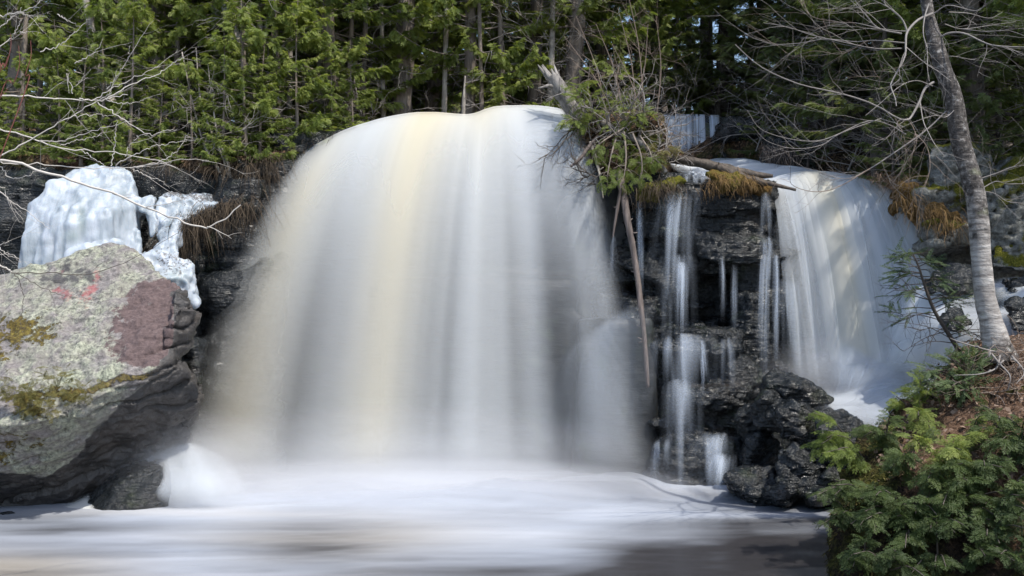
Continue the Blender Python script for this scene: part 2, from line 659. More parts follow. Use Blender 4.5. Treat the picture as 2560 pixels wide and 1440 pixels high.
M = {}
M['cedar'] = m_leaf("cedar_leaf", (0.085, 0.125, 0.028), (0.185, 0.235, 0.055), (0.34, 0.37, 0.11), 0.48)
M['hemlock'] = m_leaf("hemlock_leaf", (0.07, 0.10, 0.04), (0.135, 0.17, 0.063), (0.235, 0.255, 0.10), 0.46)
M['spruce'] = m_leaf("spruce_leaf", (0.04, 0.07, 0.03), (0.075, 0.11, 0.045), (0.13, 0.16, 0.06), 0.35)
M['olive'] = m_leaf("olive_leaf", (0.07, 0.07, 0.02), (0.13, 0.12, 0.035), (0.2, 0.17, 0.06), 0.35)
M['bark'] = m_bark("cedar_bark", (0.05, 0.04, 0.033), (0.27, 0.225, 0.19))
M['bark_dark'] = m_bark("dark_bark", (0.03, 0.025, 0.022), (0.14, 0.118, 0.10))
M['bark_pale'] = m_bark("pale_bark", (0.10, 0.085, 0.07), (0.42, 0.38, 0.33), (9, 9, 5))
M['driftwood'] = m_bark("grey_wood", (0.05, 0.044, 0.04), (0.30, 0.28, 0.26), (22, 22, 3))
M['log_dark'] = m_bark("wet_log", (0.012, 0.010, 0.009), (0.11, 0.088, 0.07), (20, 4, 12), rough=0.6)
M['log_brown'] = m_bark("brown_log", (0.035, 0.027, 0.024), (0.19, 0.155, 0.14), (24, 24, 2.5), 0.8, rough=0.7)
M['twig'] = m_plain("grey_twig", (0.10, 0.088, 0.08), (0.34, 0.31, 0.29))
M['twig_dark'] = m_plain("dark_twig", (0.03, 0.024, 0.02), (0.12, 0.10, 0.085))
M['twig_brown'] = m_plain("brown_twig", (0.09, 0.065, 0.05), (0.28, 0.22, 0.18))
M['twig_pale'] = m_plain("pale_twig", (0.28, 0.25, 0.22), (0.62, 0.58, 0.53))
M['twig_red'] = m_plain("red_twig", (0.11, 0.035, 0.03), (0.24, 0.09, 0.075))
M['wet'] = m_wetrock()
M['wetwall'] = m_wetrock('wet_rock_wall', 0.25, (0.5, 0.7))
M['lichen'] = m_lichen()
M['mossrock'] = m_mossrock()
M['floor'] = m_ground()
M['fall'] = m_water("white_water", (0.66, 0.70, 0.75), (0.76, 0.675, 0.47))
M['veil'] = m_water("thin_water", (0.66, 0.74, 0.86), (0.75, 0.72, 0.62))
M['pool'] = m_pool()
M['ice'] = m_ice()
M['birch'] = m_birch()
M['grass'] = m_plain("dry_grass", (0.018, 0.013, 0.009), (0.085, 0.062, 0.040), 8)
M['rustgrass'] = m_plain("rusty_moss", (0.035, 0.022, 0.010), (0.19, 0.115, 0.045), 8)
M['litter'] = m_plain("dead_leaf", (0.06, 0.04, 0.028), (0.27, 0.19, 0.14), 4)

# ------------------------------------------------------------------ forest floor
GC = np.array([P(*q) for q in [
    (-900, 380, 13), (-300, 392, 13.0), (45, 394, 14), (250, 398, 13.4), (450, 405, 13.2), (560, 410, 13.0), (700, 385, 13.4), (850, 335, 13.7),
    (1000, 303, 14.2), (1250, 292, 14.8), (1420, 300, 14.3), (1600, 310, 14.6), (1720, 302, 17.6), (1850, 312, 16.2), (2000, 335, 15), (2150, 400, 13.2),
    (2250, 425, 12.2), (2420, 430, 11.8), (2560, 450, 11.6), (2800, 440, 11), (3300, 420, 11),
    (1720, 420, 16.0), (1850, 440, 14.6), (2000, 470, 13.2), (2150, 540, 12.4),
    (-600, 330, 20), (0, 335, 20), (600, 325, 20), (1200, 290, 20), (1800, 280, 20.5), (2400, 310, 20), (3200, 310, 20),
    (0, 250, 34), (1280, 235, 34), (2500, 240, 34), (-1500, 250, 34), (4000, 250, 34)]])


def gz(x, y):
    x = np.atleast_1d(np.asarray(x, float))
    y = np.atleast_1d(np.asarray(y, float))
    d = (x[:, None] - GC[None, :, 0]) ** 2 + ((y[:, None] - GC[None, :, 1]) * 1.2) ** 2 + 0.05
    w = 1 / d ** 1.5
    return (w * GC[None, :, 2]).sum(1) / w.sum(1)


EDGE = np.array([(-30, 12.6), (-6.8, 12.9), (-5, 12.9), (-3.4, 12.7), (-2.6, 13.3), (-1.6, 13.9), (0.2, 14.2), (1.0, 13.7), (1.9, 13.9), (2.4, 15.2), (3.2, 16.0),
                 (4.2, 14.6), (5.0, 12.6), (5.6, 11.5), (7, 10.9), (30, 10.5)])
nu, nv = 420, 90
xs = np.linspace(-26, 26, nu)
ye = np.interp(xs, EDGE[:, 0], EDGE[:, 1])
tt = np.linspace(0, 1, nv) ** 2.0
X = np.repeat(xs[:, None], nv, 1)
Yg = ye[:, None] + tt[None, :] * (60 - ye[:, None])
pp = np.c_[X.ravel(), Yg.ravel(), np.zeros(nu * nv)]
Z = gz(pp[:, 0], pp[:, 1]) + 0.10 * fbm(pp * 0.9, 4, 3) + 0.035 * fbm(pp * 4, 3, 5)
G = np.c_[X.ravel(), Yg.ravel(), Z].reshape(nu, nv, 3)
drop = []
for dz, dy in ((-6.0, 0.9), (-0.9, 0.55), (-0.35, 0.28), (-0.12, 0.06)):
    k = G[:, 0].copy()
    k[:, 2] += dz
    k[:, 1] += dy * 0.5
    k[:, 1] += 0.12 * fbm(k * 2.2, 3, 8)
    drop.append(k)
G = np.concatenate((np.stack(drop, 1), G), 1)
tag(MB().add(G.reshape(-1, 3), grid_faces(nu, nv + 4)).build("forest_ground", M['floor']), "brown leaf littered forest floor above the falls", "ground", kind="structure")
# river bed under everything
xs = np.linspace(-40, 40, 60)
ys = np.linspace(-20, 60, 60)
B = np.stack((np.repeat(xs[:, None], 60, 1), np.repeat(ys[None], 60, 0), np.full((60, 60), -0.6)), -1).reshape(-1, 3)
tag(MB().add(B, grid_faces(60, 60)).build("river_bed", M['wet']), "dark river bed below the pool", "river bed", kind="structure")

# ------------------------------------------------------------------ cliffs (terrain)
left_cliff = [
    slab(-260, 620, 425, 640, 12.7, 13.8, 1, .05), slab(-260, 90, 470, 720, 12.3, 13.6, 2), slab(60, 640, 600, 1300, 12.6, 13.8, 3, .04),
    slab(520, 640, 470, 800, 12.5, 13.4, 4), slab(480, 700, 760, 1290, 12.2, 13.4, 5), slab(-300, 60, 700, 900, 12.1, 13.4, 6),
    slab(560, 760, 420, 560, 12.75, 13.8, 7), slab(690, 900, 362, 520, 13.1, 14.2, 8),
]
rock("cliff", left_cliff, M['wet'], "dark wet cliff behind the ice mass", "cliff", kind="structure", voxel=0.06, amp=0.14, scale=1.6, strata=0.12, sfreq=4, seed=11)
fall_cliff = [
    slab(660, 1000, 560, 1300, 12.75, 13.9, 21, .04), slab(840, 1480, 490, 1300, 12.8, 14.2, 22, .03), slab(930, 1400, 345, 560, 13.45, 14.4, 27, .02), slab(1440, 1640, 800, 1300, 12.0, 13.2, 28, .04), slab(950, 1450, 700, 1300, 12.4, 13.6, 23, .05),
    slab(1440, 1640, 400, 1300, 13.1, 14.2, 24, .04),
]
rock("cliff", fall_cliff, M['wetwall'], "dark rock wall showing through the main fall", "cliff", kind="structure", voxel=0.06, relax=6, amp=0.05, scale=1.2, strata=0.02, sfreq=3, seed=12, fine=0)
mid_cliff = [
    slab(1560, 2010, 470, 1300, 13.1, 14.4, 31, .03),
    slab(1570, 1700, 440, 520, 12.6, 13.8, 32), slab(1630, 1800, 458, 500, 12.45, 13.8, 33, .05), slab(1745, 1940, 455, 530, 12.45, 13.7, 34),
    slab(1730, 1930, 532, 580, 12.55, 13.6, 35), slab(1590, 1740, 520, 590, 12.75, 13.6, 36),
    slab(1735, 1930, 590, 655, 12.15, 13.4, 37), slab(1840, 1990, 650, 770, 12.45, 13.4, 38), slab(1590, 1700, 640, 760, 12.75, 13.6, 39),
    slab(1835, 1930, 745, 905, 12.25, 13.2, 40), slab(1630, 1845, 828, 880, 11.95, 13.2, 41), slab(1640, 1800, 880, 960, 12.4, 13.2, 42),
    slab(1800, 1900, 905, 985, 12.0, 13, 43), slab(1690, 1890, 965, 1015, 11.65, 13, 44), slab(1730, 1900, 1015, 1070, 11.75, 13, 45),
    slab(1640, 1860, 1100, 1225, 11.35, 12.8, 46), slab(1600, 1750, 1000, 1130, 12.3, 13.2, 47), slab(1480, 1660, 735, 800, 12.3, 13.4, 48),
    slab(1930, 2090, 480, 900, 12.75, 14, 49, .05), slab(1900, 2500, 900, 1250, 12.3, 13.8, 50, .04), slab(2050, 2420, 560, 960, 12.5, 13.9, 51, .04),
    slab(1560, 1640, 440, 700, 12.95, 13.9, 52), slab(1500, 1600, 800, 1250, 12.3, 13.3, 53),
]
rm = np.random.default_rng(4242)
for k in range(46):
    cx, cy = rm.uniform(1570, 2010), rm.uniform(480, 1215)
    w_, h_ = rm.uniform(50, 150), rm.uniform(18, 62)
    if 1740 < cx < 1850 and 640 < cy < 800:
        continue
    yf = np.interp(cy, [480, 600, 830, 980, 1100, 1215], [12.55, 12.35, 12.15, 11.85, 11.65, 11.35]) + rm.uniform(.0, .35) + (.25 if cx < 1630 else 0) + (.2 if cx > 1930 else 0)
    mid_cliff.append(chunk(cx - w_, cx + w_, cy - h_, cy + h_, yf, 2000 + k, rm.uniform(.6, 1.1), rm.uniform(-.22, .12)))
rock("cliff", mid_cliff, M['wet'], "stepped black ledges of wet rock between the two falls", "cliff", kind="structure", voxel=0.028, relax=0, amp=0.05, scale=3.4, strata=0.045, sfreq=9, tilt=(.22, .1, 1), seed=13, fine=0.022)
upper_cliff = [slab(1620, 1830, 296, 430, 17.2, 18.4, 61, .03), slab(1790, 1960, 318, 410, 15.9, 17.4, 62, .06), slab(1900, 2160, 350, 450, 14.5, 16.4, 63, .06), slab(1800, 1930, 300, 345, 15.5, 16.5, 64)]
rock("cliff", upper_cliff, M['wet'], "low rock step behind the small upper fall", "cliff", kind="structure", voxel=0.05, amp=0.10, scale=2.4, strata=0.08, sfreq=7, seed=14)


def tone_moss(V, N):
    n = fbm(V * 1.7, 3, 71)
    r = np.clip(0.30 + 0.35 * N[:, 2] + 0.4 * n, 0, 1)
    px, py = pix(V)
    g = np.clip(1.15 - (px - 2150) / 170 + 0.4 * n, 0, 1)
    r = np.clip(r + 0.5 * sstep(0.3, 0.8, g), 0, 1)
    return np.c_[r, g, r * 0, r * 0 + 1]


right_cliff = [
    slab(2230, 2350, 445, 560, 11.9, 13.2, 71), slab(2290, 2430, 470, 610, 11.3, 12.8, 72), slab(2330, 2470, 380, 600, 11.3, 12.8, 73), slab(2300, 2420, 555, 615, 10.9, 12.6, 74),
    slab(2440, 2700, 470, 650, 10.9, 12.6, 75), slab(2480, 2800, 400, 560, 11.3, 13, 76), slab(2180, 2300, 440, 500, 12.7, 13.8, 77), slab(2370, 2700, 600, 700, 11.6, 13, 78),
]
rock("cliff", right_cliff, M['mossrock'], "pale layered rock with yellow moss and rusty roots behind the birch", "cliff", kind="structure", tone=tone_moss,
     voxel=0.04, relax=1, amp=0.08, scale=3, strata=0.09, sfreq=7, tilt=(-0.35, 0.1, 1), seed=15, fine=0.02)

# ------------------------------------------------------------------ white water


def sheet(mb, top, bot, nu, nt, amt, tint, t0=-0.05, lift=0.0, seed=0, wob=0.03, out=0.0):
    """water thrown from the curve TOP to the curve BOT: level travel goes with t, the drop with t squared"""
    a = smooth_path([P(*q) for q in top], nu)
    b = smooth_path([P(*q) for q in bot], nu)
    t = np.linspace(t0, 1, nt)[None, :, None]
    u = np.linspace(0, 1, nu)
    V = a[:, None] + (b - a)[:, None] * np.concatenate((t, t, np.where(t > 0, t * t, -0.02 * t)), 2)
    tt_ = np.clip(t[..., 0], 0, 1)
    uu = np.repeat(u[:, None], nt, 1)
    T_ = np.repeat(t[..., 0], nu, 0)
    q = np.c_[uu.ravel() * 9, T_.ravel() * 0.8, np.full(uu.size, seed * 3.1)]
    q[:, 2] = (seed // 10) * 3.1
    w = fbm(q, 3, seed // 10).reshape(nu, nt)
    grow = np.clip(np.abs(T_) + 0.25, 0, 1)
    V[..., 1] -= wob * w * grow * 3
    V[..., 2] += wob * w * 0.8
    nn = np.cross(np.gradient(V, axis=1), np.gradient(V, axis=0))
    nn /= np.linalg.norm(nn, axis=2)[..., None] + 1e-9
    V = V + nn * np.where(nn[..., 2:3] - nn[..., 1:2] < 0, -1.0, 1.0) * (out + lift * .3) * np.clip(t + .45, 0, 1)
    A = np.clip(amt(uu, T_), 0, 1)
    G_ = np.clip(tint(uu, T_), 0, 1)
    mb.add(V.reshape(-1, 3), grid_faces(nu, nt), None, np.c_[A.ravel(), G_.ravel(), A.ravel() * 0, A.ravel() * 0 + 1])


def streaks(u, t, f, seed, warp=0.12, tl=0.7):
    q = np.c_[(u * f + warp * np.sin(t * 2 + seed)).ravel(), (t * tl).ravel(), np.full(u.size, seed * 7.7)]
    return fbm(q, 3, seed).reshape(u.shape)


def gauss(u, c, s):
    return np.exp(-((u - c) / s) ** 2)


main = MB()
TOP = [(862, 356, 13.35), (930, 322, 13.4), (1050, 293, 13.5), (1175, 299, 13.5), (1240, 280, 13.65), (1330, 276, 13.7), (1395, 284, 13.6)]
BOT = [(400, 1225, 11.9), (610, 1250, 11.3), (850, 1258, 11.05), (1060, 1246, 11.1), (1260, 1258, 11.1), (1460, 1238, 11.4), (1640, 1230, 11.8)]
for L in range(5):
    def amt(u, t, L=L):
        tc = np.clip(t, 0, 1)
        e = sstep(0.0, 0.025 + 0.08 * tc, u) * sstep(1.0, 0.955 - 0.07 * tc, u)
        o = 0.985 - 0.48 * sstep(0.08, 0.85, t)  # thins as it falls, which also stands in for the shaded lower front
        o = o - sstep(0.25, 0.85, t) * (0.26 * gauss(u, 0.245, 0.05) + 0.30 * gauss(u, 0.80, 0.08) + 0.14 * gauss(u, 0.70, 0.03) + 0.16 * gauss(u, 0.52, 0.04) + .12 * gauss(u, .91, .03))
        o = o + sstep(.1, .6, t) * (0.16 * streaks(u, t, 7, 3, .05, .3) + 0.14 * streaks(u, t, 19, 13, .05, .25) + 0.20 * gauss(u, .38, .055) + .16 * gauss(u, .14, .045) + .10 * gauss(u, .60, .05))
        o = np.clip(o, 0.05, 0.985) * e * sstep(-0.05, 0.03, t) * sstep(1.0, 0.93, t)
        return 1 - (1 - o) ** (1 / 5)

    def tint(u, t, L=L):
        return 0.16 + 0.52 * gauss(u, 0.385, 0.075) * (1 - 0.35 * t) + 0.36 * gauss(u, 0.13, 0.07) * sstep(0.1, .5, t) + 0.45 * gauss(u, 0.6, 0.12) * sstep(0.55, 0.0, t) - .25 * gauss(u, .85, .12) * sstep(0, .4, t) + 0.12 * streaks(u, t, 9, 40 + L)  # cream in the streaks and at the crest, bluer on the right

    sheet(main, TOP, BOT, 300, 90, amt, tint, lift=0.0, seed=L, wob=0.011, out=0.12 - 0.06 * L)
tag(main.build("waterfall", M['fall']), "broad silky main waterfall with cream streaks", "waterfall", kind="structure")

# secondary fan over the low ledge at the main fall's right foot
sec = MB()
for L in range(3):
    sheet(sec, [(1380, 900, 11.7), (1530, 785, 11.95), (1660, 735, 12.1)], [(1290, 1225, 11.2), (1470, 1232, 11.2), (1660, 1235, 11.3)], 90, 50,
          lambda u, t, L=L: (0.055 + 0.06 * streaks(u, t, 6, 60 + L)) * sstep(0, .7, u) * sstep(1, .40, u) * 1.15 * (1.35 - 0.9 * np.clip(t, 0, 1)) * sstep(-.05, .30, t) * sstep(1, .8, t),
          lambda u, t: 0.05 + 0 * u, lift=0.02 - 0.02 * L, seed=20 + L, wob=0.015, out=-0.05 * L)
tag(sec.build("waterfall", M['veil']), "grey blue fan of water off the low ledge at the main fall's foot", "waterfall", kind="structure")

right = MB()
for L in range(5):
    def amt(u, t, L=L):
        o = 0.98 - 0.10 * sstep(.2, 1, t) - .38 * gauss(u, .12, .06) * sstep(.15, .6, t) - .22 * gauss(u, .27, .035) * sstep(.3, .7, t)
        o = o + sstep(.05, .5, t) * (.12 * gauss(u, .42, .07) + .22 * streaks(u, t, 8, 80, .05, .3) + .16 * streaks(u, t, 24, 90 + L, .05, .3))
        o = np.clip(o, .05, .98) * sstep(0, .07, u) * sstep(1, .90, u) * sstep(1.0, .90, t)
        return 1 - (1 - o) ** (1 / 5)
    sheet(right, [(1905, 468, 13.0), (1960, 448, 13.05), (2040, 440, 13.0), (2120, 454, 12.85), (2205, 488, 12.5)],
          [(1985, 985, 12.2), (2070, 1000, 12.0), (2190, 1005, 11.7), (2330, 985, 11.3), (2450, 925, 11.1)], 200, 70, amt,
          lambda u, t, L=L: 0.10 + 0.45 * gauss(u, .45, .1) + 0.25 * streaks(u, t, 10, 99 + L), lift=0.03 - 0.02 * L, seed=30 + L, wob=0.02, out=0.12 - .06 * L)
tag(right.build("waterfall", M['fall']), "curved grey waterfall on the right spilling off the stream", "waterfall", kind="structure")


def patch(name, rows, mat, amt, tint, label, cat="stream", n=(70, 70), bump=0.03, seed=0, layers=1, kind="structure"):
    """a sheet of flowing water through rows of surveyed points"""
    R_ = np.array([smooth_path([P(*q) for q in r], n[0]) for r in rows])
    G_ = np.array([smooth_path(R_[:, k], n[1]) for k in range(n[0])])
    u = np.repeat(np.linspace(0, 1, n[0])[:, None], n[1], 1)
    v = np.repeat(np.linspace(0, 1, n[1])[None], n[0], 0)
    mb = MB()
    for L in range(layers):
        H = G_.copy()
        f = fbm(G_.reshape(-1, 3) * np.array((1.5, 2.5, 1.5)) + L * 5, 3, seed + L).reshape(n)
        H[..., 2] += bump * f + 0.03 * (L - (layers - 1) / 2)
        A = np.clip(amt(u, v, f), 0, 1)
        mb.add(H.reshape(-1, 3), grid_faces(*n), None, np.c_[A.ravel(), np.clip(tint(u, v, f), 0, 1).ravel(), A.ravel() * 0, A.ravel() * 0 + 1])
    return tag(mb.build(name, mat), label, cat, kind=kind)


edge4 = lambda u, v, a=.12, b=.12: sstep(0, a, u) * sstep(1, 1 - a, u) * sstep(0, b, v) * sstep(1, 1 - b, v)
# the stream from the upper fall to the right fall
patch("stream", [[(1600, 372, 17.0), (1700, 392, 17.0), (1790, 385, 17.0), (1880, 400, 16.2)],
                 [(1640, 398, 15.6), (1760, 405, 15.6), (1860, 405, 15.4), (1960, 412, 15.0)],
                 [(1740, 440, 14.2), (1850, 425, 14.2), (1960, 415, 14.2), (2060, 430, 14.0)],
                 [(1890, 470, 12.95), (1960, 448, 13.0), (2060, 442, 12.95), (2210, 490, 12.45)]], M['fall'],
      lambda u, v, f: (0.85 + 0.5 * f) * edge4(u, v, .1, .02), lambda u, v, f: 0.06 + .1 * f, "white stream running from the upper fall to the curved fall", bump=0.07, seed=5, layers=2)
# small upper fall
uf = MB()
for L in range(2):
    sheet(uf, [(1648, 292, 17.1), (1720, 290, 17.15), (1800, 292, 17.1)], [(1640, 394, 16.6), (1720, 400, 16.6), (1806, 394, 16.6)], 160, 24,
          lambda u, t, L=L: np.clip(0.50 + 0.9 * streaks(u, t, 30, 120 + L, .02, .25), 0.05, 1) * sstep(1.02, .8, t) * sstep(0, .08, u) * sstep(1, .93, u) * np.where((u > .76) & (u < .83), .2, 1),
          lambda u, t: .05 + 0 * u, seed=50 + L, wob=.006, out=.05 * L)
tag(uf.build("waterfall", M['veil']), "small upper fall of thin vertical threads below the trees", "waterfall", kind="structure")
# side stream behind the birch
patch("stream", [[(2620, 690, 10.6), (2480, 692, 10.7), (2370, 690, 10.9), (2300, 700, 11.2)], [(2640, 750, 10.1), (2480, 735, 10.3), (2360, 730, 10.5), (2260, 760, 10.9)],
                 [(2620, 830, 9.9), (2480, 820, 10.0), (2330, 830, 10.2), (2200, 850, 11.2)], [(2600, 940, 9.8), (2450, 960, 9.9), (2280, 960, 10.6), (2140, 960, 11.2)]], M['fall'],
      lambda u, v, f: (0.34 + 0.9 * f) * edge4(u, v, .12, .2), lambda u, v, f: 0.03 + .1 * f, "white side stream sliding in behind the birch", bump=0.12, seed=6, layers=2)
# apron of foam below the right fall
patch("stream", [[(1990, 965, 12.0), (2080, 955, 11.9), (2200, 935, 11.5), (2330, 915, 11.0), (2450, 900, 10.6)], [(1990, 1000, 11.5), (2080, 1000, 11.3), (2200, 990, 11.0), (2330, 975, 10.6), (2450, 960, 10.3)],
                 [(2030, 1030, 11.0), (2100, 1040, 10.8), (2180, 1045, 10.6), (2290, 1040, 10.3), (2400, 1040, 10)], [(2120, 1090, 10.5), (2160, 1100, 10.4), (2200, 1110, 10.3), (2270, 1110, 10.1), (2360, 1110, 9.9)]], M['fall'],
      lambda u, v, f: (0.34 + .4 * f) * edge4(u, v, .3, .4), lambda u, v, f: 0.0 * u, "pale blue foam apron below the curved fall", bump=0.06, seed=7, layers=3)
cl = MB()
for L in range(3):
    sheet(cl, [(2090, 850, 12.0), (2190, 905, 11.7), (2290, 955, 11.3)], [(2060, 1010, 11.5), (2140, 1030, 11.2), (2230, 1050, 10.9)], 60, 30,
          lambda u, t: .13 * sstep(0, .3, u) * sstep(1, .7, u) * sstep(-.12, .1, t) * sstep(1, .55, t), lambda u, t: 0 * u, seed=70 + L, wob=.015, lift=.02 * L, out=.04 * L)
tag(cl.build("waterfall", M['veil']), "slanting spray where the curved fall strikes its apron", "waterfall", kind="structure")

# thin cascades over the black ledges


def veil(label, specs, name="cascade"):
    mb = MB()
    for k, (top, bot, a, f) in enumerate(specs):
        for L in range(2):
            sheet(mb, top, bot, 50, 26, lambda u, t, a=a, f=f, L=L, k=k: a * .72 * np.clip(0.5 + 1.7 * streaks(u, t, f * 1.3, 200 + k * 3 + L, .10, .7), .0, 1) * gauss(u, .5, .25) * sstep(1.0, .35, t + .30 * streaks(u, 0 * t, f * 1.7, 260 + k)) * sstep(-.06, .42, t + .30 * streaks(u, 0 * t, f * 1.7, 290 + k)),
                  lambda u, t: .03 + 0 * u, t0=-0.06, seed=100 + k * 2 + L, wob=.006, out=.03 * L)
    return tag(mb.build(name, M['veil']), label, "cascade", kind="structure")


veil("thin cascade pouring over the rounded ledge beside the hanging log", [
    ([(1640, 486, 12.36), (1700, 474, 12.3), (1765, 482, 12.36)], [(1612, 740, 12.0), (1680, 750, 11.95), (1748, 735, 12.0)], .75, 6),
    ([(1650, 640, 12.1), (1690, 636, 12.1), (1740, 640, 12.1)], [(1630, 860, 11.8), (1690, 866, 11.8), (1750, 860, 11.8)], .36, 8),
    ([(1690, 660, 12.0), (1705, 658, 12.0), (1724, 660, 12.0)], [(1688, 880, 11.75), (1703, 884, 11.75), (1722, 880, 11.75)], .6, 2),
    ([(1622, 856, 11.8), (1700, 836, 11.75), (1800, 842, 11.8)], [(1600, 1030, 11.55), (1700, 1060, 11.5), (1780, 1020, 11.55)], .5, 7),
    ([(1650, 960, 11.6), (1704, 950, 11.6), (1760, 960, 11.6)], [(1640, 1225, 11.1), (1704, 1230, 11.1), (1770, 1225, 11.1)], .30, 5),
    ([(1740, 852, 11.75), (1752, 850, 11.75), (1764, 852, 11.75)], [(1752, 985, 11.6), (1764, 985, 11.6), (1776, 985, 11.6)], .5, 2),
])
veil("striped lip of water under the fallen logs", [([(1680, 432, 13.3), (1730, 434, 13.3), (1800, 432, 13.3)], [(1665, 466, 12.6), (1730, 468, 12.55), (1800, 462, 12.6)], .95, 12)])
veil("narrow threads of water down the right side of the black ledges", [
    ([(1900, 482, 12.3), (1912, 480, 12.3), (1926, 482, 12.3)], [(1896, 640, 12.0), (1914, 645, 12.0), (1936, 640, 12.0)], .5, 3),
    ([(1902, 600, 12.0), (1922, 594, 12.0), (1948, 600, 12.0)], [(1895, 690, 11.9), (1922, 700, 11.9), (1952, 690, 11.9)], .5, 4),
    ([(1898, 640, 11.95), (1914, 640, 11.95), (1934, 640, 11.95)], [(1885, 985, 11.6), (1904, 990, 11.6), (1924, 985, 11.6)], .42, 3),
    ([(1934, 640, 12.1), (1940, 640, 12.1), (1948, 640, 12.1)], [(1930, 900, 11.9), (1938, 900, 11.9), (1946, 900, 11.9)], .32, 1),
    ([(1796, 640, 11.95), (1803, 640, 11.95), (1810, 640, 11.95)], [(1798, 860, 11.8), (1806, 860, 11.8), (1814, 860, 11.8)], .20, 1),
    ([(1828, 660, 12.0), (1836, 660, 12.0), (1844, 660, 12.0)], [(1826, 820, 11.9), (1834, 820, 11.9), (1844, 820, 11.9)], .15, 1),
    ([(1590, 500, 12.5), (1597, 500, 12.5), (1604, 500, 12.5)], [(1592, 740, 12.4), (1601, 740, 12.4), (1610, 740, 12.4)], .36, 1),
    ([(1530, 592, 12.2), (1534, 590, 12.2), (1538, 592, 12.2)], [(1524, 740, 12.2), (1533, 740, 12.2), (1542, 740, 12.2)], .34, 1),
    ([(1935, 700, 12.2), (1970, 700, 12.2), (2015, 700, 12.2)], [(1940, 960, 11.9), (1975, 960, 11.9), (2030, 960, 11.9)], .34, 9),
    ([(1780, 850, 11.7), (1820, 846, 11.7), (1860, 850, 11.7)], [(1770, 985, 11.5), (1820, 990, 11.5), (1870, 985, 11.5)], .16, 7),
])
veil("low cascade over the rounded rock at the pool's edge", [
    ([(1725, 1090, 11.1), (1780, 1080, 11.05), (1840, 1090, 11.1)], [(1705, 1225, 10.75), (1775, 1232, 10.7), (1848, 1220, 10.75)], .42, 5),
    ([(1780, 1090, 11.0), (1806, 1082, 11.0), (1830, 1092, 11.0)], [(1752, 1180, 10.8), (1784, 1186, 10.75), (1822, 1180, 10.8)], .55, 3),
    ([(1776, 1142, 10.85), (1806, 1134, 10.85), (1842, 1140, 10.85)], [(1746, 1240, 10.5), (1788, 1246, 10.45), (1846, 1242, 10.5)], .6, 4),
    ([(1630, 1110, 11.2), (1655, 1100, 11.2), (1690, 1095, 11.2)], [(1612, 1225, 10.9), (1650, 1228, 10.9), (1676, 1225, 10.9)], .34, 3),
])

# ------------------------------------------------------------------ pool
nx, ny = 520, 420
xs = np.linspace(-11, 9, nx)
ys = 2.5 + (14.5 - 2.5) * np.linspace(0, 1, ny)
X, Yp = np.repeat(xs[:, None], ny, 1), np.repeat(ys[None], nx, 0)
ybase = np.interp(xs, [-4.2, -3.6, -2.5, -1.2, 0, .8, 1.6, 2.6], [12.2, 11.7, 11.2, 11.0, 11.0, 11.3, 11.7, 12.3])[:, None]
inside = sstep(-4.0, -3.2, X) * sstep(1.9, 1.2, X)
q = np.c_[X.ravel() * .55, Yp.ravel() * 1.5, np.zeros(X.size)]
n1 = fbm(q, 4, 301).reshape(X.shape)
n2 = fbm(np.c_[X.ravel() * 1.1, Yp.ravel() * 3.6, np.zeros(X.size) + 4], 3, 302).reshape(X.shape)
n3 = fbm(np.c_[X.ravel() * 0.28, Yp.ravel() * 2.2, np.zeros(X.size) + 9], 3, 303).reshape(X.shape)
mound = (0.10 + .10 * n2 + .08 * n1) * inside * np.exp(-((Yp - ybase + .2) / .55) ** 2)
Zp = mound + 0.035 * n1 + 0.012 * n2
pxp, pyp = pix(np.c_[X.ravel(), Yp.ravel(), Zp.ravel()])
pxp, pyp = pxp.reshape(X.shape), pyp.reshape(X.shape)
# where the foam lies on the water (survey rows and columns)
wx, wy = pxp + 130 * n3, pyp + 26 * n1
fo = 0.50 + .24 * gauss(wy, 1290, 38) * sstep(1750, 1450, wx) * sstep(700, 1000, wx) + .30 * gauss(wx, 480, 260) * gauss(wy, 1255, 45) + .12 * gauss(wy, 1225, 25)
fo += .22 * gauss(wx, 480, 230) * gauss(wy, 1375, 28) + .16 * gauss(wx, 1250, 330) * gauss(wy, 1345, 25)
fo -= .26 * gauss(wx, 800, 240) * gauss(wy, 1345, 34) + .20 * sstep(1365, 1430, wy) * sstep(650, 1000, wx)
fo -= .55 * sstep(1330, 1600, wx) * sstep(1285, 1400, wy) + .30 * sstep(1650, 1900, wx) * sstep(1200, 1260, wy)
fo += .22 * gauss(wx, 1880, 150) * gauss(wy, 1300, 16) - .34 * gauss(wx, 130, 150) * gauss(wy, 1330, 14)
fo += 0.16 * n1 + 0.12 * n2 + .12 * n3
sw = fbm(np.c_[X.ravel() * .38 + .35 * n2.ravel(), Yp.ravel() * 2.4 + .5 * n1.ravel() - .12 * X.ravel(), np.zeros(X.size) + 13], 4, 305).reshape(X.shape)
fo += .30 * sw + .10 * np.maximum(sw, 0) * sstep(1300, 1380, wy)
fo -= .42 * sstep(10.2, 11.2, Yp + .3 * n1) * inside
fo = np.clip(fo, 0.02, .95)
ti = np.clip(0.10 + 0.75 * sstep(500, 0, pxp) * sstep(1330, 1420, pyp) + .6 * gauss(wx, 850, 330) * gauss(wy, 1340, 55) + .25 * n3, 0, 1)
tag(MB().add(np.c_[X.ravel(), Yp.ravel(), Zp.ravel()], grid_faces(nx, ny), None, np.c_[fo.ravel(), ti.ravel(), fo.ravel() * 0, fo.ravel() * 0 + 1]).build("pool_water", M['pool']),
    "foam streaked pool below the falls", "water", kind="structure")
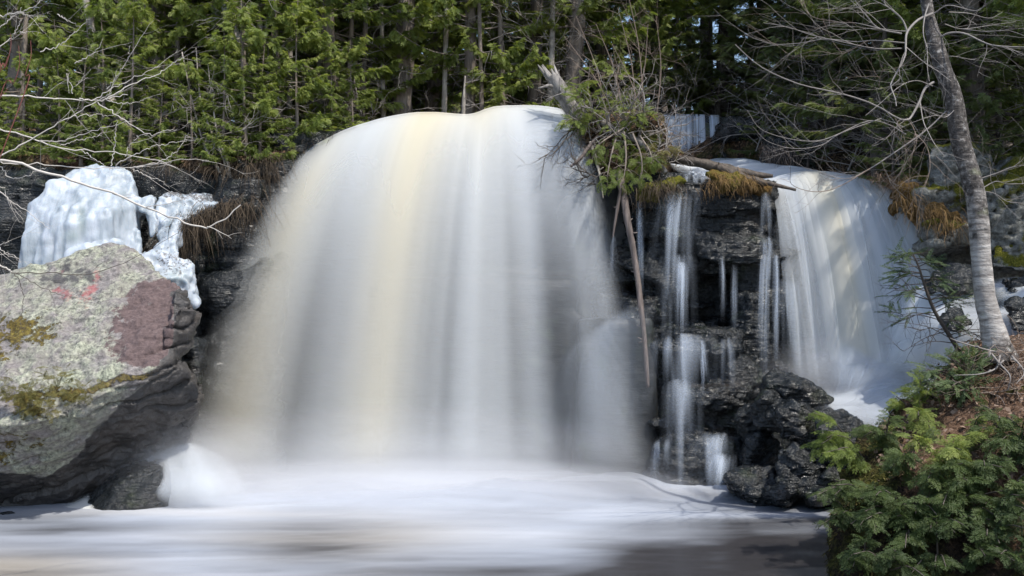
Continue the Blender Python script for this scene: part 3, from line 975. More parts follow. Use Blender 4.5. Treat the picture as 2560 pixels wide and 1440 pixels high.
# white water heaped over the small grey rock at the left foot
hp = MB()
for L in range(3):
    sheet(hp, [(330, 1170, 10.6), (400, 1128, 10.7), (470, 1112, 10.8), (540, 1140, 10.9)], [(400, 1262, 10.15), (470, 1280, 10.0), (560, 1285, 10.0), (660, 1275, 10.3)], 90, 40,
          lambda u, t, L=L: (.30 + .35 * streaks(u, t, 3, 320)) * sstep(0, .12, u) * sstep(1, .55, u) * sstep(1, .7, t) * sstep(-.12, -.04, t), lambda u, t: .05 + 0 * u,
          seed=330 + L, wob=.002, out=.025 * L)
tag(hp.build("stream", M['fall']), "white water heaping over the small grey rock", "stream", kind="structure")
patch("stream", [[(-60, 1275, 10.3), (60, 1268, 10.35), (150, 1262, 10.4), (228, 1228, 10.5)], [(-60, 1300, 9.9), (60, 1295, 9.95), (150, 1285, 10.05), (240, 1262, 10.2)],
                 [(-60, 1322, 9.5), (60, 1315, 9.6), (150, 1300, 9.8), (260, 1290, 9.9)]], M['fall'], lambda u, v, f: (.8 + .6 * f) * edge4(u, v, .08, .25), lambda u, v, f: .25 + 0 * u,
      "white tongue of water along the foot of the big boulder", bump=.03, seed=8, n=(60, 40))

# ------------------------------------------------------------------ spray drifting at the foot of the main fall
def mist(c, r, dens, label):
    t = NT("mist")
    co = t.n("TexCoord").outputs["Object"]
    ln = t.n("VectorMath", operation='LENGTH')
    t.l(co, ln.inputs[0])
    k = t.ramp(ln.outputs["Value"], [(0.0, 1.0), (0.35, 0.62), (0.7, 0.16), (1.0, 0.0)], 'EASE')
    v = t.n("VolumePrincipled")
    v.inputs["Color"].default_value = (0.96, 0.97, 1, 1)
    t.l(t.math('MULTIPLY', k, dens), v.inputs["Density"])
    t.l(v.outputs[0], t.out.inputs[1])
    me = bpy.data.meshes.new("mist")
    bm = bmesh.new()
    bmesh.ops.create_icosphere(bm, subdivisions=3, radius=1.0)
    bm.to_mesh(me)
    bm.free()
    o = bpy.data.objects.new("mist", me)
    me.materials.append(t.m)
    COL.objects.link(o)
    o.location, o.scale = c, r
    return tag(o, label, "mist", kind="stuff")


mist((-1.1, 10.75, 0.0), (3.6, 0.85, 0.46), 4.2, "low white spray lying on the water under the main fall")
mist((-1.2, 11.0, 0.1), (3.5, 0.85, 0.95), 1.1, "pale spray along the foot of the main fall")
mist((-3.3, 10.6, 0.25), (1.1, 0.7, 0.8), 1.3, "pale spray beside the small grey rock")
mist((3.75, 11.75, 1.15), (1.1, 0.6, 0.6), 1.0, "pale spray at the foot of the curved fall")

# ------------------------------------------------------------------ foliage


def frond_shape(seed, pairs=7, sub=0, width=0.42, blade=0.055, droop=0.25):
    """a flat fern-like spray, one unit long, as diamond blades"""
    r = np.random.default_rng(seed)
    quads = []

    def blade_q(p, d, L, w):
        d = d / np.linalg.norm(d)
        n = np.array((-d[1], d[0], 0))
        tip = p + d * L
        mid = p + d * L * 0.45
        quads.append((p, mid + n * w, tip, mid - n * w))
    blade_q(np.zeros(3), np.array((r.normal() * .03, 1, 0)), 1.0, blade * 0.6)
    for k in range(pairs):
        f = 0.12 + 0.80 * k / (pairs - 1)
        for sd in (-1, 1):
            if r.random() < 0.06:
                continue
            L = width * (1 - f) ** 0.65 * r.uniform(0.75, 1.15) + 0.06
            a = math.radians(r.uniform(36, 56))
            d = np.array((sd * math.sin(a), math.cos(a), 0))
            p = np.array((0, f + r.uniform(-.02, .02), 0))
            blade_q(p, d, L, blade * (0.8 if not sub else 0.4))
            for j in range(sub):
                g = 0.2 + 0.75 * j / sub
                for s2 in (-1, 1):
                    a2 = a * sd + s2 * math.radians(r.uniform(35, 50))
                    blade_q(p + d * L * g, np.array((math.sin(a2), math.cos(a2), 0)), L * 0.34 * (1.15 - g) + 0.025, blade * 0.36)
    V = np.array(quads)
    V[..., 2] = -droop * V[..., 1] ** 2 - 0.35 * V[..., 0] ** 2 + r.normal(0, .012, V.shape[:2])
    return V.reshape(-1, 3)


FR = [frond_shape(k) for k in range(5)]                       # far sprays
FRN = [frond_shape(20 + k, 8, 3, 0.46, 0.034, 0.4) for k in range(4)]     # near sprays
NEED = [frond_shape(40 + k, 15, 0, 0.17, 0.028, 0.15) for k in range(3)]  # needle sprigs


def put_fronds(mb, shapes, pos, dirs, nrm, size, tone, rng):
    pos, dirs, nrm = (np.asarray(a, float).reshape(-1, 3) for a in (pos, dirs, nrm))
    size, tone = np.asarray(size, float), np.asarray(tone, float)
    d = dirs / (np.linalg.norm(dirs, axis=1)[:, None] + 1e-9)
    x = np.cross(d, nrm)
    x /= np.linalg.norm(x, axis=1)[:, None] + 1e-9
    z = np.cross(x, d)
    which = rng.integers(0, len(shapes), len(pos))
    for k, sh in enumerate(shapes):
        i = np.nonzero(which == k)[0]
        if not len(i):
            continue
        V = pos[i, None] + size[i, None, None] * (sh[None, :, 0:1] * x[i, None] + sh[None, :, 1:2] * d[i, None] + sh[None, :, 2:3] * z[i, None])
        n = len(sh)
        Q = np.arange(len(i) * n).reshape(-1, 4)
        c = np.repeat(np.clip(tone[i], 0, 1), n)
        mb.add(V.reshape(-1, 3), Q, None, np.c_[c, c, c, c * 0 + 1])


def twigs(mb, p, d, L, r, rng, depth=2, n=3, wander=0.22, lift=0.0, kids=4, seg=6, ang=(25, 60), tone=None):
    p = np.asarray(p, float)
    d = np.asarray(d, float)
    d = d / np.linalg.norm(d)
    pts = [p]
    for k in range(seg):
        d = d + rng.normal(0, wander, 3) * 0.6 + np.array((0, 0, lift))
        d /= np.linalg.norm(d)
        pts.append(pts[-1] + d * L / seg)
    pts = np.array(pts)
    tube(mb, pts, np.linspace(r, r * 0.35, len(pts)), n, np.array((rng.uniform(.2, 1) if tone is None else tone, 0, 0, 1)), cap=False)
    if depth > 0:
        for k in range(kids):
            f = rng.uniform(0.2, 0.98)
            i = min(int(f * seg), seg - 1)
            q = pts[i] + (pts[i + 1] - pts[i]) * (f * seg - i)
            t = pts[i + 1] - pts[i]
            t /= np.linalg.norm(t)
            ax = np.cross(t, rng.normal(0, 1, 3))
            ax /= np.linalg.norm(ax) + 1e-9
            a = math.radians(rng.uniform(*ang))
            twigs(mb, q, t * math.cos(a) + ax * math.sin(a), L * rng.uniform(0.3, 0.6), r * 0.55, rng, depth - 1, n, wander, lift, max(2, kids - 1), max(3, seg - 1), ang, tone)


def grow(seed, H, R, base, nb, r0, shapes=FR, fsize=(0.09, 0.18), dense=60, sag=0.35, dead=14, lean=0.04, top_detail=4.6, pitch=(-55, 15), roll=0.8):
    """an evergreen: (trunk with limbs, crown, dead lower branches), its foot at the origin"""
    rng = np.random.default_rng(seed)
    tr, cr, dd = MB(), MB(), MB()
    n = 12
    hs = np.linspace(-0.3, H, n)
    ph = rng.uniform(0, 6.28)
    ax = np.c_[lean * hs * math.cos(ph) + 0.05 * np.sin(hs * 0.9 + ph), lean * hs * math.sin(ph) + 0.05 * np.cos(hs * 0.8 + ph), hs]
    rad = r0 * (1 - hs / H * 0.92) + 0.35 * r0 * np.exp(-np.clip(hs + .1, 0, 9) / 0.25)
    tube(tr, smooth_path(ax, 40), np.interp(np.linspace(0, 1, 40), np.linspace(0, 1, n), rad), 9, rough=0.22, seed=seed)

    def at(h):
        return np.array([np.interp(h, hs, ax[:, 0]), np.interp(h, hs, ax[:, 1]), h])
    pos, dr, nm, sz, tn = [], [], [], [], []
    for k in range(nb):
        low = k < nb * 0.72
        h = rng.uniform(base, min(top_detail, H * .8)) if low else rng.uniform(min(top_detail, H * .8), H * 0.98)
        L = R * (1 - (h / H) ** 1.6) * rng.uniform(0.55, 1.1) + 0.15
        a = rng.uniform(0, 6.283)
        b = at(h)
        m = max(5, int(L * (dense if low else dense * 0.4)))
        s = np.linspace(0.0, 1, 7)
        bend = rng.uniform(-.35, .35)
        dirx, diry = np.cos(a + bend * s), np.sin(a + bend * s)
        path = np.c_[b[0] + L * s * dirx, b[1] + L * s * diry, b[2] + L * (-sag * s + sag * 1.1 * s ** 2.2) + 0.1 * L * s * rng.normal()]
        tube(tr, path, np.linspace(0.014 * (0.5 + L / 2), 0.004, 7), 3, cap=False)
        f = rng.uniform(0.18, 1.0, m) ** 0.75
        i = np.minimum((f * 6).astype(int), 5)
        w = (f * 6 - i)[:, None]
        q = path[i] * (1 - w) + path[i + 1] * w
        az = a + bend * f + rng.choice((-1, 1), m) * np.radians(rng.uniform(5, 80, m)) * (1.15 - 0.7 * f)
        pt = np.radians(rng.uniform(*pitch, m))
        pos.append(q)
        dr.append(np.c_[np.cos(az) * np.cos(pt), np.sin(az) * np.cos(pt), np.sin(pt)])
        nm.append(np.c_[rng.normal(0, roll, (m, 2)), np.ones(m)])
        sz.append(rng.uniform(*fsize, m) * (1.0 if low else 1.9))
        tn.append(np.clip(rng.normal(0.45, 0.16, m) + 0.14 * rng.normal() + 0.12 * (f - .6), 0, 1))
    put_fronds(cr, shapes, np.concatenate(pos), np.concatenate(dr), np.concatenate(nm), np.concatenate(sz), np.concatenate(tn), rng)
    for k in range(dead):
        h = rng.uniform(0.25, max(base + 0.8, 2.6))
        a = rng.uniform(0, 6.28)
        twigs(dd, at(h), (math.cos(a), math.sin(a), rng.uniform(-.3, .4)), rng.uniform(.4, 1.1), 0.008, rng, 2, 3, .3, kids=3)
    return tr, cr, dd


def make_tree(name, label, cat, group, parts, mats, loc=(0, 0, 0)):
    t = thing(name, (0, 0, 0), label, cat, group)
    tr, cr, dd = parts
    tr.build("trunk", mats[0], t)
    if cr is not None and cr.n:
        cr.build("crown", mats[1], t)
    if dd is not None and dd.n:
        dd.build("dead_branches", mats[2], t)["kind"] = "stuff"
    return t


KINDS = {
    'A': ("cedar_tree", "cedar", 'bark', 'cedar', dict(H=9, R=1.35, base=0.55, nb=105, r0=0.10)),
    'B': ("cedar_tree", "cedar", 'bark', 'cedar', dict(H=10, R=1.25, base=0.9, nb=105, r0=0.12, dense=62)),
    'C': ("cedar_tree", "cedar", 'bark', 'cedar', dict(H=11, R=1.35, base=1.7, nb=80, r0=0.15, dead=22)),
    'G': ("cedar_tree", "cedar", 'bark', 'cedar', dict(H=4.2, R=1.0, base=0.15, nb=70, r0=0.05, dead=4, top_detail=3.6)),
    'D': ("hemlock_tree", "hemlock", 'bark_dark', 'hemlock', dict(H=10, R=1.7, base=0.5, nb=95, r0=0.13, shapes=FR, fsize=(.09, .17), sag=0.3, pitch=(-35, 10), roll=.45, dead=18)),
    'H': ("hemlock_tree", "hemlock", 'bark_dark', 'hemlock', dict(H=3.6, R=1.1, base=0.1, nb=75, r0=0.045, sag=.3, pitch=(-35, 10), roll=.4, dead=6, top_detail=3.2)),
    'E': ("spruce_tree", "spruce", 'bark_dark', 'spruce', dict(H=11, R=1.1, base=2.6, nb=60, r0=0.11, dead=75, dense=30)),
}
PROTO = {}


def plant(kind, px, Y, label, group="trees of the forest above the falls", rz=None, sc=1.0, dz=0.0, rng=np.random.default_rng(5)):
    x = (px - 1280) / F * Y
    z = float(gz(x, Y)[0]) + dz
    if rz is None:
        rz = rng.uniform(0, 6.28)
    name, cat, b, l, kw = KINDS[kind]
    if kind not in PROTO:
        t = make_tree(name, label, cat, group, grow(sum(map(ord, kind)), **kw), (M[b], M[l], M['twig']))
        PROTO[kind] = t
        t.location, t.rotation_euler, t.scale = (x, Y, z), (0, 0, rz), (sc,) * 3
        return t
    t = copy_tree(PROTO[kind], (x, Y, z), rz, sc, label)
    t["group"] = group
    return t


FG = "trees of the forest above the falls"
front = [
    ('C', 48, 14.2, "stout straight cedar trunk standing alone on the bank above the ice mass"),
    ('C', 215, 15.6, "dark cedar trunk just behind the leaning bare trunk"),
    ('D', 130, 16.5, "dark hemlock with sky showing through it beside the stout cedar trunk"),
    ('B', 365, 15.6, "shaded cedar right of the leaning bare trunk"),
    ('C', 415, 14.3, "cedar with a pale lit trunk above the snow patch"),
    ('A', 500, 15.2, "yellow green cedar between the pale trunk and the snow patch"),
    ('B', 560, 14.5, "cedar with split grey roots behind the thin saplings"),
    ('G', 690, 13.7, "short cedar drooping over the dark gap left of the main fall"),
    ('C', 690, 15.0, "cedar with twin bare lower trunk above the main fall's left shoulder"),
    ('A', 760, 15.8, "bright cedar rising behind the main fall's left shoulder"),
    ('B', 830, 14.6, "bright cedar nearest to the main fall's left shoulder"),
    ('A', 930, 15.6, "sunny cedar over the left half of the main fall's lip"),
    ('C', 1000, 15.2, "cedar with a leaning pale trunk over the cream streak of the main fall"),
    ('B', 1075, 16.2, "sunny cedar over the middle of the main fall's lip"),
    ('A', 1160, 15.4, "sunny cedar whose low boughs touch the main fall's crest"),
    ('B', 1235, 16.6, "cedar left of the twiggy dead spruce"),
    ('E', 1325, 15.6, "dead looking spruce full of grey twigs above the main fall's crest"),
    ('C', 1425, 15.8, "dark thick trunk behind the broken grey snag"),
    ('D', 1500, 17.2, "hemlock behind the log jam and its brush"),
    ('A', 1590, 17.6, "light green cedar behind the log jam's right end"),
    ('G', 1690, 18.4, "low pale green cedar just left of the small upper fall's top"),
    ('E', 1755, 20.5, "tall thin lit trunk above the small upper fall"),
    ('E', 1835, 19.5, "slender grey spruce right of the small upper fall with sky behind"),
    ('H', 1800, 18.0, "low dark hemlock overhanging the small upper fall"),
    ('D', 1900, 18.0, "dark hemlock right of the small upper fall"),
    ('H', 1960, 16.3, "low hemlock on the ledge above the stream"),
    ('D', 2030, 16.6, "dark hemlock at the bend of the stream"),
    ('E', 2095, 14.6, "thin grey trunk above the curved fall's crest"),
    ('H', 2080, 14.6, "hemlock shrub drooping towards the curved fall's crest"),
    ('D', 2150, 15.6, "hemlock behind the curved fall's crest"),
    ('C', 2215, 14.0, "dark cedar trunk left of the leaning birch"),
    ('H', 2200, 13.0, "low hemlock on the mossy rock above the curved fall"),
    ('D', 2300, 14.8, "hemlock directly behind the leaning birch"),
    ('A', 2390, 15.2, "green cedar behind the birch's upper right side"),
    ('C', 2425, 13.0, "pale trunk right of the leaning birch"),
    ('B', 2480, 14.6, "cedar beyond the pale rock at the far right"),
    ('D', 2570, 13.6, "hemlock at the far right edge of the forest"),
    ('H', 2500, 12.6, "low hemlock on the rock right of the birch"),
]
for k, px, Y, lab in front:
    plant(k, px, Y, lab, FG)
for k, (kd, px, Y, lab) in enumerate([
    ('A', 20, 17.4, "shaded cedar filling the gap left of the stout cedar trunk"), ('B', 290, 17.0, "cedar filling the gap behind the leaning bare tree"), ('G', 300, 14.4, "low cedar under the leaning bare tree"),
    ('G', 440, 14.0, "low cedar behind the short curved grey stem"), ('A', 610, 16.4, "cedar right behind the kinked pale trunk"), ('G', 610, 13.5, "low bright cedar under the kinked pale trunk"), ('B', 700, 17.2, "second row cedar over the main fall's left shoulder"),
    ('A', 860, 17.0, "second row cedar between two bright front cedars"), ('G', 880, 14.7, "low cedar at the left end of the main fall's lip"), ('A', 1040, 17.6, "second row cedar behind the middle of the lip"), ('B', 1290, 18.0, "second row cedar left of the dead looking spruce"),
    ('A', 1390, 17.6, "second row cedar right of the dead looking spruce"), ('G', 1250, 15.4, "low cedar at the foot of the dead looking spruce"), ('B', 1480, 18.6, "second row cedar behind the snag"), ('A', 1650, 19.2, "second row cedar left of the tall thin lit trunk"),
    ('A', 1960, 19.0, "second row cedar behind the dark hemlocks by the stream"), ('B', 2100, 17.6, "second row cedar above the stream's bend"), ('A', 2260, 17.0, "second row cedar behind the birch's crown"), ('A', 2350, 18.0, "second row cedar right of the birch's crown"), ('B', 2520, 16.6, "second row cedar near the right edge of the forest"),
    ('G', 60, 13.6, "low cedar at the far left of the bank"), ('G', 2420, 13.8, "low cedar behind the pale trunk right of the birch")]):
    plant(kd, px, Y, lab, FG)
rg = np.random.default_rng(77)
deep = []
for i in range(74):
    for _ in range(60):
        Y = rg.uniform(17.5, 40) if i < 60 else rg.uniform(40, 52)
        px = rg.uniform(-250, 2800)
        x = (px - 1280) / F * Y
        if abs(px - 1800) < 45 and Y > 19:
            continue
        if 0.9 < x < 3.6 and Y < 19:
            continue
        if all((x - a) ** 2 + (Y - b) ** 2 > 1.7 for a, b in deep):
            break
    deep.append((x, Y))
    k = rg.choice(list('AABCDDE'))
    plant(k, px, Y, "evergreen deep in the forest, half hidden behind the front trees", "evergreens deep in the forest", sc=rg.uniform(.9, 1.25))

# trees of the right bank beyond the frame, whose crowns shade the curved fall
for x, Y, sc, dz in ((6.7, 10.6, 1.0, 0), (6.9, 12.6, 1.0, 0), (7.0, 9.4, 1.05, -0.8), (7.9, 8.2, 1.1, -1.2)):
    plant('C', 1280 + x / Y * F, Y, "tall cedar of the right bank shading the curved fall", "cedars of the right bank", sc=sc, dz=dz)

# leaning and slender bare trunks among the cedars


def bare_tree(name, label, cat, path, radii, mat, twig_n, seed, twig_mat, tl=(0.5, 1.3), n=8, group=None, fmin=0.25, updir=0.3, depth=2, tone=None, kids=4, wander=.25, r=.010):
    rng = np.random.default_rng(seed)
    p = smooth_path([P(*q) for q in path], 36)
    rad = np.interp(np.linspace(0, 1, 36), np.linspace(0, 1, len(radii)), radii)
    t = thing(name, p[0], label, cat, group)
    mb = MB()
    c = np.array((tone if tone is not None else .5, 0, 0, 1))
    tube(mb, p, rad, n, c, rough=0.18, seed=seed)
    mb.build("trunk", mat, t)
    for k in range(twig_n):
        tw = MB()
        f = fmin + (1 - fmin) * (k + rng.random()) / twig_n
        i = min(int(f * 35), 34)
        a = rng.uniform(0, 6.28)
        twigs(tw, p[i], (math.cos(a), math.sin(a) * .8, rng.uniform(-.2, 1) * updir), rng.uniform(*tl), min(rad[i] * .6, r), rng, depth, 3, wander, kids=kids)
        tw.build("branch", twig_mat, t)
    return t


bare_tree("bare_tree", "bare crooked tree leaning right above the ice mass", "tree",
          [(335, 370, 13.6), (300, 300, 13.6), (262, 215, 13.6), (236, 150, 13.6), (226, 60, 13.6), (205, -60, 13.6), (180, -260, 13.6)], [.075, .07, .06, .06, .055, .05, .04], M['bark_pale'], 9, 401, M['twig'])
bare_tree("bare_tree", "pale bare tree with a kinked trunk above the thin saplings", "tree",
          [(622, 380, 13.9), (618, 290, 13.9), (612, 160, 13.9), (590, 95, 13.9), (572, 45, 13.9), (560, -60, 13.9), (552, -260, 13.9)], [.09, .085, .08, .085, .075, .065, .05], M['bark_pale'], 6, 402, M['twig'])
bare_tree("bare_tree", "thin dead pale stem at the main fall's crest", "tree",
          [(1158, 296, 14.0), (1160, 240, 14.0), (1163, 190, 14.05)], [.03, .022, .008], M['bark_pale'], 3, 403, M['twig'], (.15, .3), wander=.1, depth=1)
for k, (path, rr, lab) in enumerate([
    ([(575, 480, 12.6), (545, 420, 12.7), (510, 360, 12.8), (480, 250, 12.9), (455, 130, 13.0)], [.022, .02, .016, .012, .006], "leftmost of the thin saplings fanning up from the snow patch"),
    ([(577, 480, 12.6), (560, 400, 12.65), (520, 310, 12.7), (500, 240, 12.8), (490, 120, 13)], [.02, .018, .014, .01, .005], "second thin sapling fanning up from the snow patch"),
    ([(579, 480, 12.6), (570, 410, 12.6), (545, 340, 12.7), (530, 250, 12.8), (520, 160, 12.9)], [.02, .018, .014, .01, .005], "steepest of the thin saplings fanning up from the snow patch"),
    ([(365, 420, 13.0), (368, 360, 13.0), (385, 310, 13.0), (420, 275, 13.0)], [.04, .036, .03, .02], "short curved grey stem behind the snow patch"),
]):
    bare_tree("sapling", lab, "sapling", path, rr, M['bark_pale'] if k < 3 else M['driftwood'], 5, 410 + k, M['twig'], (.3, .8), 5, "thin saplings above the snow" if k < 3 else None, .4)
for k, (px, py, Y, tx, ty, lab) in enumerate([
    (1560, 300, 13.6, 1490, 60, "tall thin stem leaning left out of the log jam"), (1590, 310, 13.7, 1545, 20, "tall thin stem rising straight from the log jam"),
    (1610, 300, 13.8, 1560, -60, "thin pale stem beside the tall straight one on the log jam"), (1540, 300, 13.5, 1410, 90, "thin stem slanting far left over the snag"),
    (1640, 300, 14.2, 1640, 40, "thin stem at the log jam's right end"), (1575, 300, 14.0, 1620, 60, "thin stem leaning right out of the log jam"),
    (1520, 310, 13.5, 1440, 40, "thin forked stem behind the snag"), (1605, 310, 13.4, 1530, 110, "short thin stem in the middle of the log jam")]):
    bare_tree("sapling", lab, "sapling", [(px, py, Y), ((px + tx) / 2 + 12, (py + ty) / 2, Y), (tx, ty, Y)], [.011, .008, .003], M['twig_brown'], 5, 430 + k, M['twig_brown'], (.25, .6), 4, "thin stems on the log jam", .2, .8, kids=3, wander=.16, r=.005)
for k, (px, Y, dx, r_, lab) in enumerate([
    (95, 14.8, 8, .04, "slim trunk just right of the stout cedar"), (270, 14.6, -14, .035, "slim trunk crossing behind the leaning bare tree"), (340, 14.9, 6, .05, "straight slim grey trunk right of the leaning bare tree"), (455, 14.6, -6, .04, "slim trunk behind the curved grey stem"),
    (530, 14.4, 10, .045, "slim trunk left of the kinked pale trunk"), (655, 14.2, -5, .04, "slim trunk right of the kinked pale trunk"), (680, 14.4, 4, .045, "slim pale trunk over the dark gap"), (722, 14.5, 5, .04, "first of the slim trunks on the left shoulder"), (805, 14.7, -8, .05, "slim trunk over the left shoulder's bush"),
    (905, 14.9, 9, .04, "slim trunk where the lip begins"), (960, 15.0, -6, .035, "slim trunk over the lip's left third"), (1110, 15.2, 6, .04, "slim trunk over the lip's middle"), (1205, 15.1, -7, .035, "slim trunk left of the dead spruce"), (1375, 15.4, 7, .05, "slim dark trunk between dead spruce and snag"),
    (1720, 18.6, 3, .05, "slim trunk left of the tall thin lit trunk"), (1780, 19.0, -4, .045, "slim trunk over the upper fall's right half"), (1870, 18.4, 8, .05, "slim trunk among the dark hemlocks"), (1985, 17.0, -9, .045, "slim trunk over the stream's first bend"), (2180, 14.4, 6, .045, "slim trunk left of the birch's crown"), (2265, 14.6, -5, .04, "slim trunk right behind the birch's upper limbs"), (2455, 14.0, 9, .05, "slim trunk right of the birch's upper trunk")]):
    z = gz((px - 1280) / F * Y, Y)[0]
    py = 720 - (z - 2.2) / Y * F
    bare_tree("slim_tree", lab, "tree", [(px, py + 8, Y), (px + dx * .4, py - 130, Y), (px + dx, py - 300, Y), (px + dx * 1.6, py - 620, Y), (px + dx * 2, py - 1000, Y)], [r_ * 1.15, r_, r_ * .9, r_ * .7, r_ * .3], M['bark_pale'] if k % 3 else M['bark'], 9, 1200 + k, M['twig'], (.3, .9), 6, "slim bare trunks among the evergreens", .05, .5, r=.006)
for k, (px, Y) in enumerate([(1890, 15.2), (1990, 14.6), (2120, 13.6), (2260, 12.6), (2340, 13.4), (1690, 17.4), (1640, 16.0), (2460, 12.4), (780, 14.3), (900, 14.4), (320, 14.0), (120, 13.8)]):
    x = (px - 1280) / F * Y
    z = gz(x, Y)[0]
    py = 720 - (z - 2.2) / Y * F
    lab = ["over the stream's first bend", "over the stream's second bend", "by the curved fall's crest", "on the rusty bank left of the birch", "close behind the birch", "left of the small upper fall", "behind the log jam's root mass",
           "on the rock right of the birch", "on the main fall's left shoulder", "at the edge of the main fall's left lip", "above the ice mass", "beside the stout cedar trunk"][k]
    r_ = random.Random(k)
    bare_tree("bare_shrub", "grey leafless shrub " + lab, "shrub", [(px, py + 6, Y), (px + r_.uniform(-30, 30), py - 60, Y), (px + r_.uniform(-70, 70), py - 150, Y + .2)], [.014, .011, .005], M['twig'], 12, 450 + k, M['twig'], (.4, 1.0), 4, "leafless shrubs under the trees", .02, .7, kids=5)

# ------------------------------------------------------------------ rocks and ice on the left


def blob(px, py, cx, cy, rx, ry):
    return np.clip(0.95 - 0.62 * np.sqrt(((px - cx) / rx) ** 2 + ((py - cy) / ry) ** 2), 0, 1)


def tone_boulder(V, N):
    px, py = pix(V)
    px = px + 26 * fbm(V * 3.1, 4, 401, gain=.65)
    py = py + 20 * fbm(V * 3.1, 4, 402, gain=.65)
    lx = [-600, 0, 120, 170, 215, 270, 330, 420, 520]
    low = sstep(-18, 18, py - np.interp(px, lx, [1180, 1185, 1190, 1150, 1090, 1050, 990, 925, 895]))
    yr = [600, 700, 735, 800, 880, 930]
    rgt = np.interp(py, yr, [520, 470, 432, 437, 415, 385])
    knob = sstep(-6, 10, px - rgt)
    crack = gauss(py, np.interp(px, [180, 330, 430], [985, 945, 930]), 14) * sstep(190, 240, px)
    B_ = np.maximum(np.maximum(low, knob), 0.95 * crack)
    lft = np.interp(py, [685, 720, 800, 860, 930], [372, 340, 285, 300, 325])
    G_ = sstep(-70, 40, px - lft) * sstep(15, -6, px - rgt) * sstep(690, 712, py) * sstep(930, 905, py)
    R_ = np.maximum.reduce([blob(px, py, 45, 825, 95, 50), blob(px, py, 90, 850, 60, 45) * .8, blob(px, py, 70, 1000, 95, 45), blob(px, py, 165, 980, 55, 26), 0.9 * crack * sstep(420, 330, px),
                            blob(px, py, 30, 1110, 90, 70) * .75, blob(px, py, 10, 880, 60, 40) * .7])
    K = np.maximum.reduce([blob(px, py, 171, 664, 17, 14), blob(px, py, 122, 695, 16, 13), blob(px, py, 150, 691, 17, 14), blob(px, py, 181, 691, 16, 13), blob(px, py, 223, 691, 12, 15), blob(px, py, 203, 677, 15, 9), blob(px, py, 150, 704, 14, 10)])
    red = np.maximum.reduce([blob(px, py, 165, 728, 34, 22), blob(px, py, 205, 738, 42, 26), blob(px, py, 222, 715, 30, 22), blob(px, py, 238, 688, 16, 30), blob(px, py, 160, 676, 12, 12) * .8])
    return np.c_[R_ - 1.2 * K * (K > R_), G_, B_, red * np.clip(1 - 1.3 * K, 0, 1)]


BH = [
    [P(*q) for q in [(-420, 800, 10.9), (-100, 730, 11.0), (0, 692, 11.0), (150, 642, 11.1), (288, 606, 11.2), (312, 640, 11.0), (400, 692, 10.75), (450, 722, 10.6),
                     (-420, 1090, 9.3), (-100, 1080, 9.3), (60, 1062, 9.35), (170, 1040, 9.45), (330, 945, 9.75), (425, 905, 9.95), (440, 800, 10.2),
                     (-420, 1000, 12.2), (250, 800, 12.2), (420, 850, 11.8), (-300, 1200, 11.4), (250, 1100, 11.4), (400, 980, 11.2)]],
    [P(*q) for q in [(-420, 1070, 9.35), (0, 1075, 9.38), (180, 1050, 9.5), (330, 965, 9.75), (440, 915, 9.95), (478, 930, 10.1), (502, 985, 10.25), (490, 1030, 10.4), (400, 1090, 10.5), (250, 1185, 10.55), (60, 1250, 10.35),
                     (-420, 1300, 10.1), (-420, 1250, 11.5), (200, 1230, 11.6), (480, 1060, 11.4), (480, 930, 11.4)]],
    [P(*q) for q in [(436, 735, 10.2), (470, 728, 10.4), (482, 760, 10.2), (420, 840, 10.0), (470, 830, 10.15), (440, 735, 10.9), (480, 840, 10.9)]],
    [P(*q) for q in [(445, 770, 10.05), (492, 772, 10.2), (497, 795, 10.3), (480, 850, 10.3), (440, 915, 10.1), (415, 860, 9.98), (450, 905, 10.8), (490, 790, 10.8)]],
    [P(*q) for q in [(425, 905, 10.1), (460, 900, 10.1), (476, 925, 10.2), (470, 960, 10.2), (410, 970, 9.95), (450, 960, 10.9)]],
    [P(*q) for q in [(150, 1180, 10.2), (330, 1120, 10.45), (470, 1060, 10.6), (478, 1085, 10.7), (390, 1180, 10.8), (200, 1290, 10.6), (-200, 1290, 10.3), (200, 1250, 11.6), (480, 1100, 11.4)]],
]
rock("boulder", BH, M['lichen'], "huge lichen covered boulder with red and black paint smudges", "boulder", tone=tone_boulder,
     voxel=0.02, relax=1, amp=0.065, scale=2.0, strata=0.07, sfreq=5.2, tilt=(-.22, -.25, 1), seed=31, fine=0.024)
rock("rock", [[P(*q) for q in [(218, 1285, 10.25), (228, 1232, 10.3), (290, 1178, 10.4), (340, 1150, 10.5), (418, 1150, 10.5), (428, 1185, 10.4), (422, 1290, 10.3), (330, 1290, 10.0), (250, 1290, 10.05), (300, 1200, 10.15), (400, 1190, 10.2),
                               (250, 1290, 11), (420, 1200, 11.1), (330, 1160, 11)]]], M['wet'], "small smooth grey rock in the foam below the big boulder", voxel=.022, relax=6, amp=.035, scale=3, seed=32)
rock("rock", [[P(*q) for q in [(-60, 1300, 9.9), (20, 1278, 9.95), (60, 1282, 10), (75, 1300, 10.0), (0, 1310, 9.8), (0, 1300, 10.4)]]], M['wet'], "low dark stone at the pool's left edge", voxel=.02, relax=2, amp=.03, scale=4, seed=33)
rock("rock", [slab(455, 515, 850, 905, 11.1, 11.8, 85), slab(440, 500, 895, 960, 11.0, 11.8, 86)], M['wet'], "black ledge stone in the gap between boulder and main fall", voxel=.03, amp=.05, scale=4, seed=34)


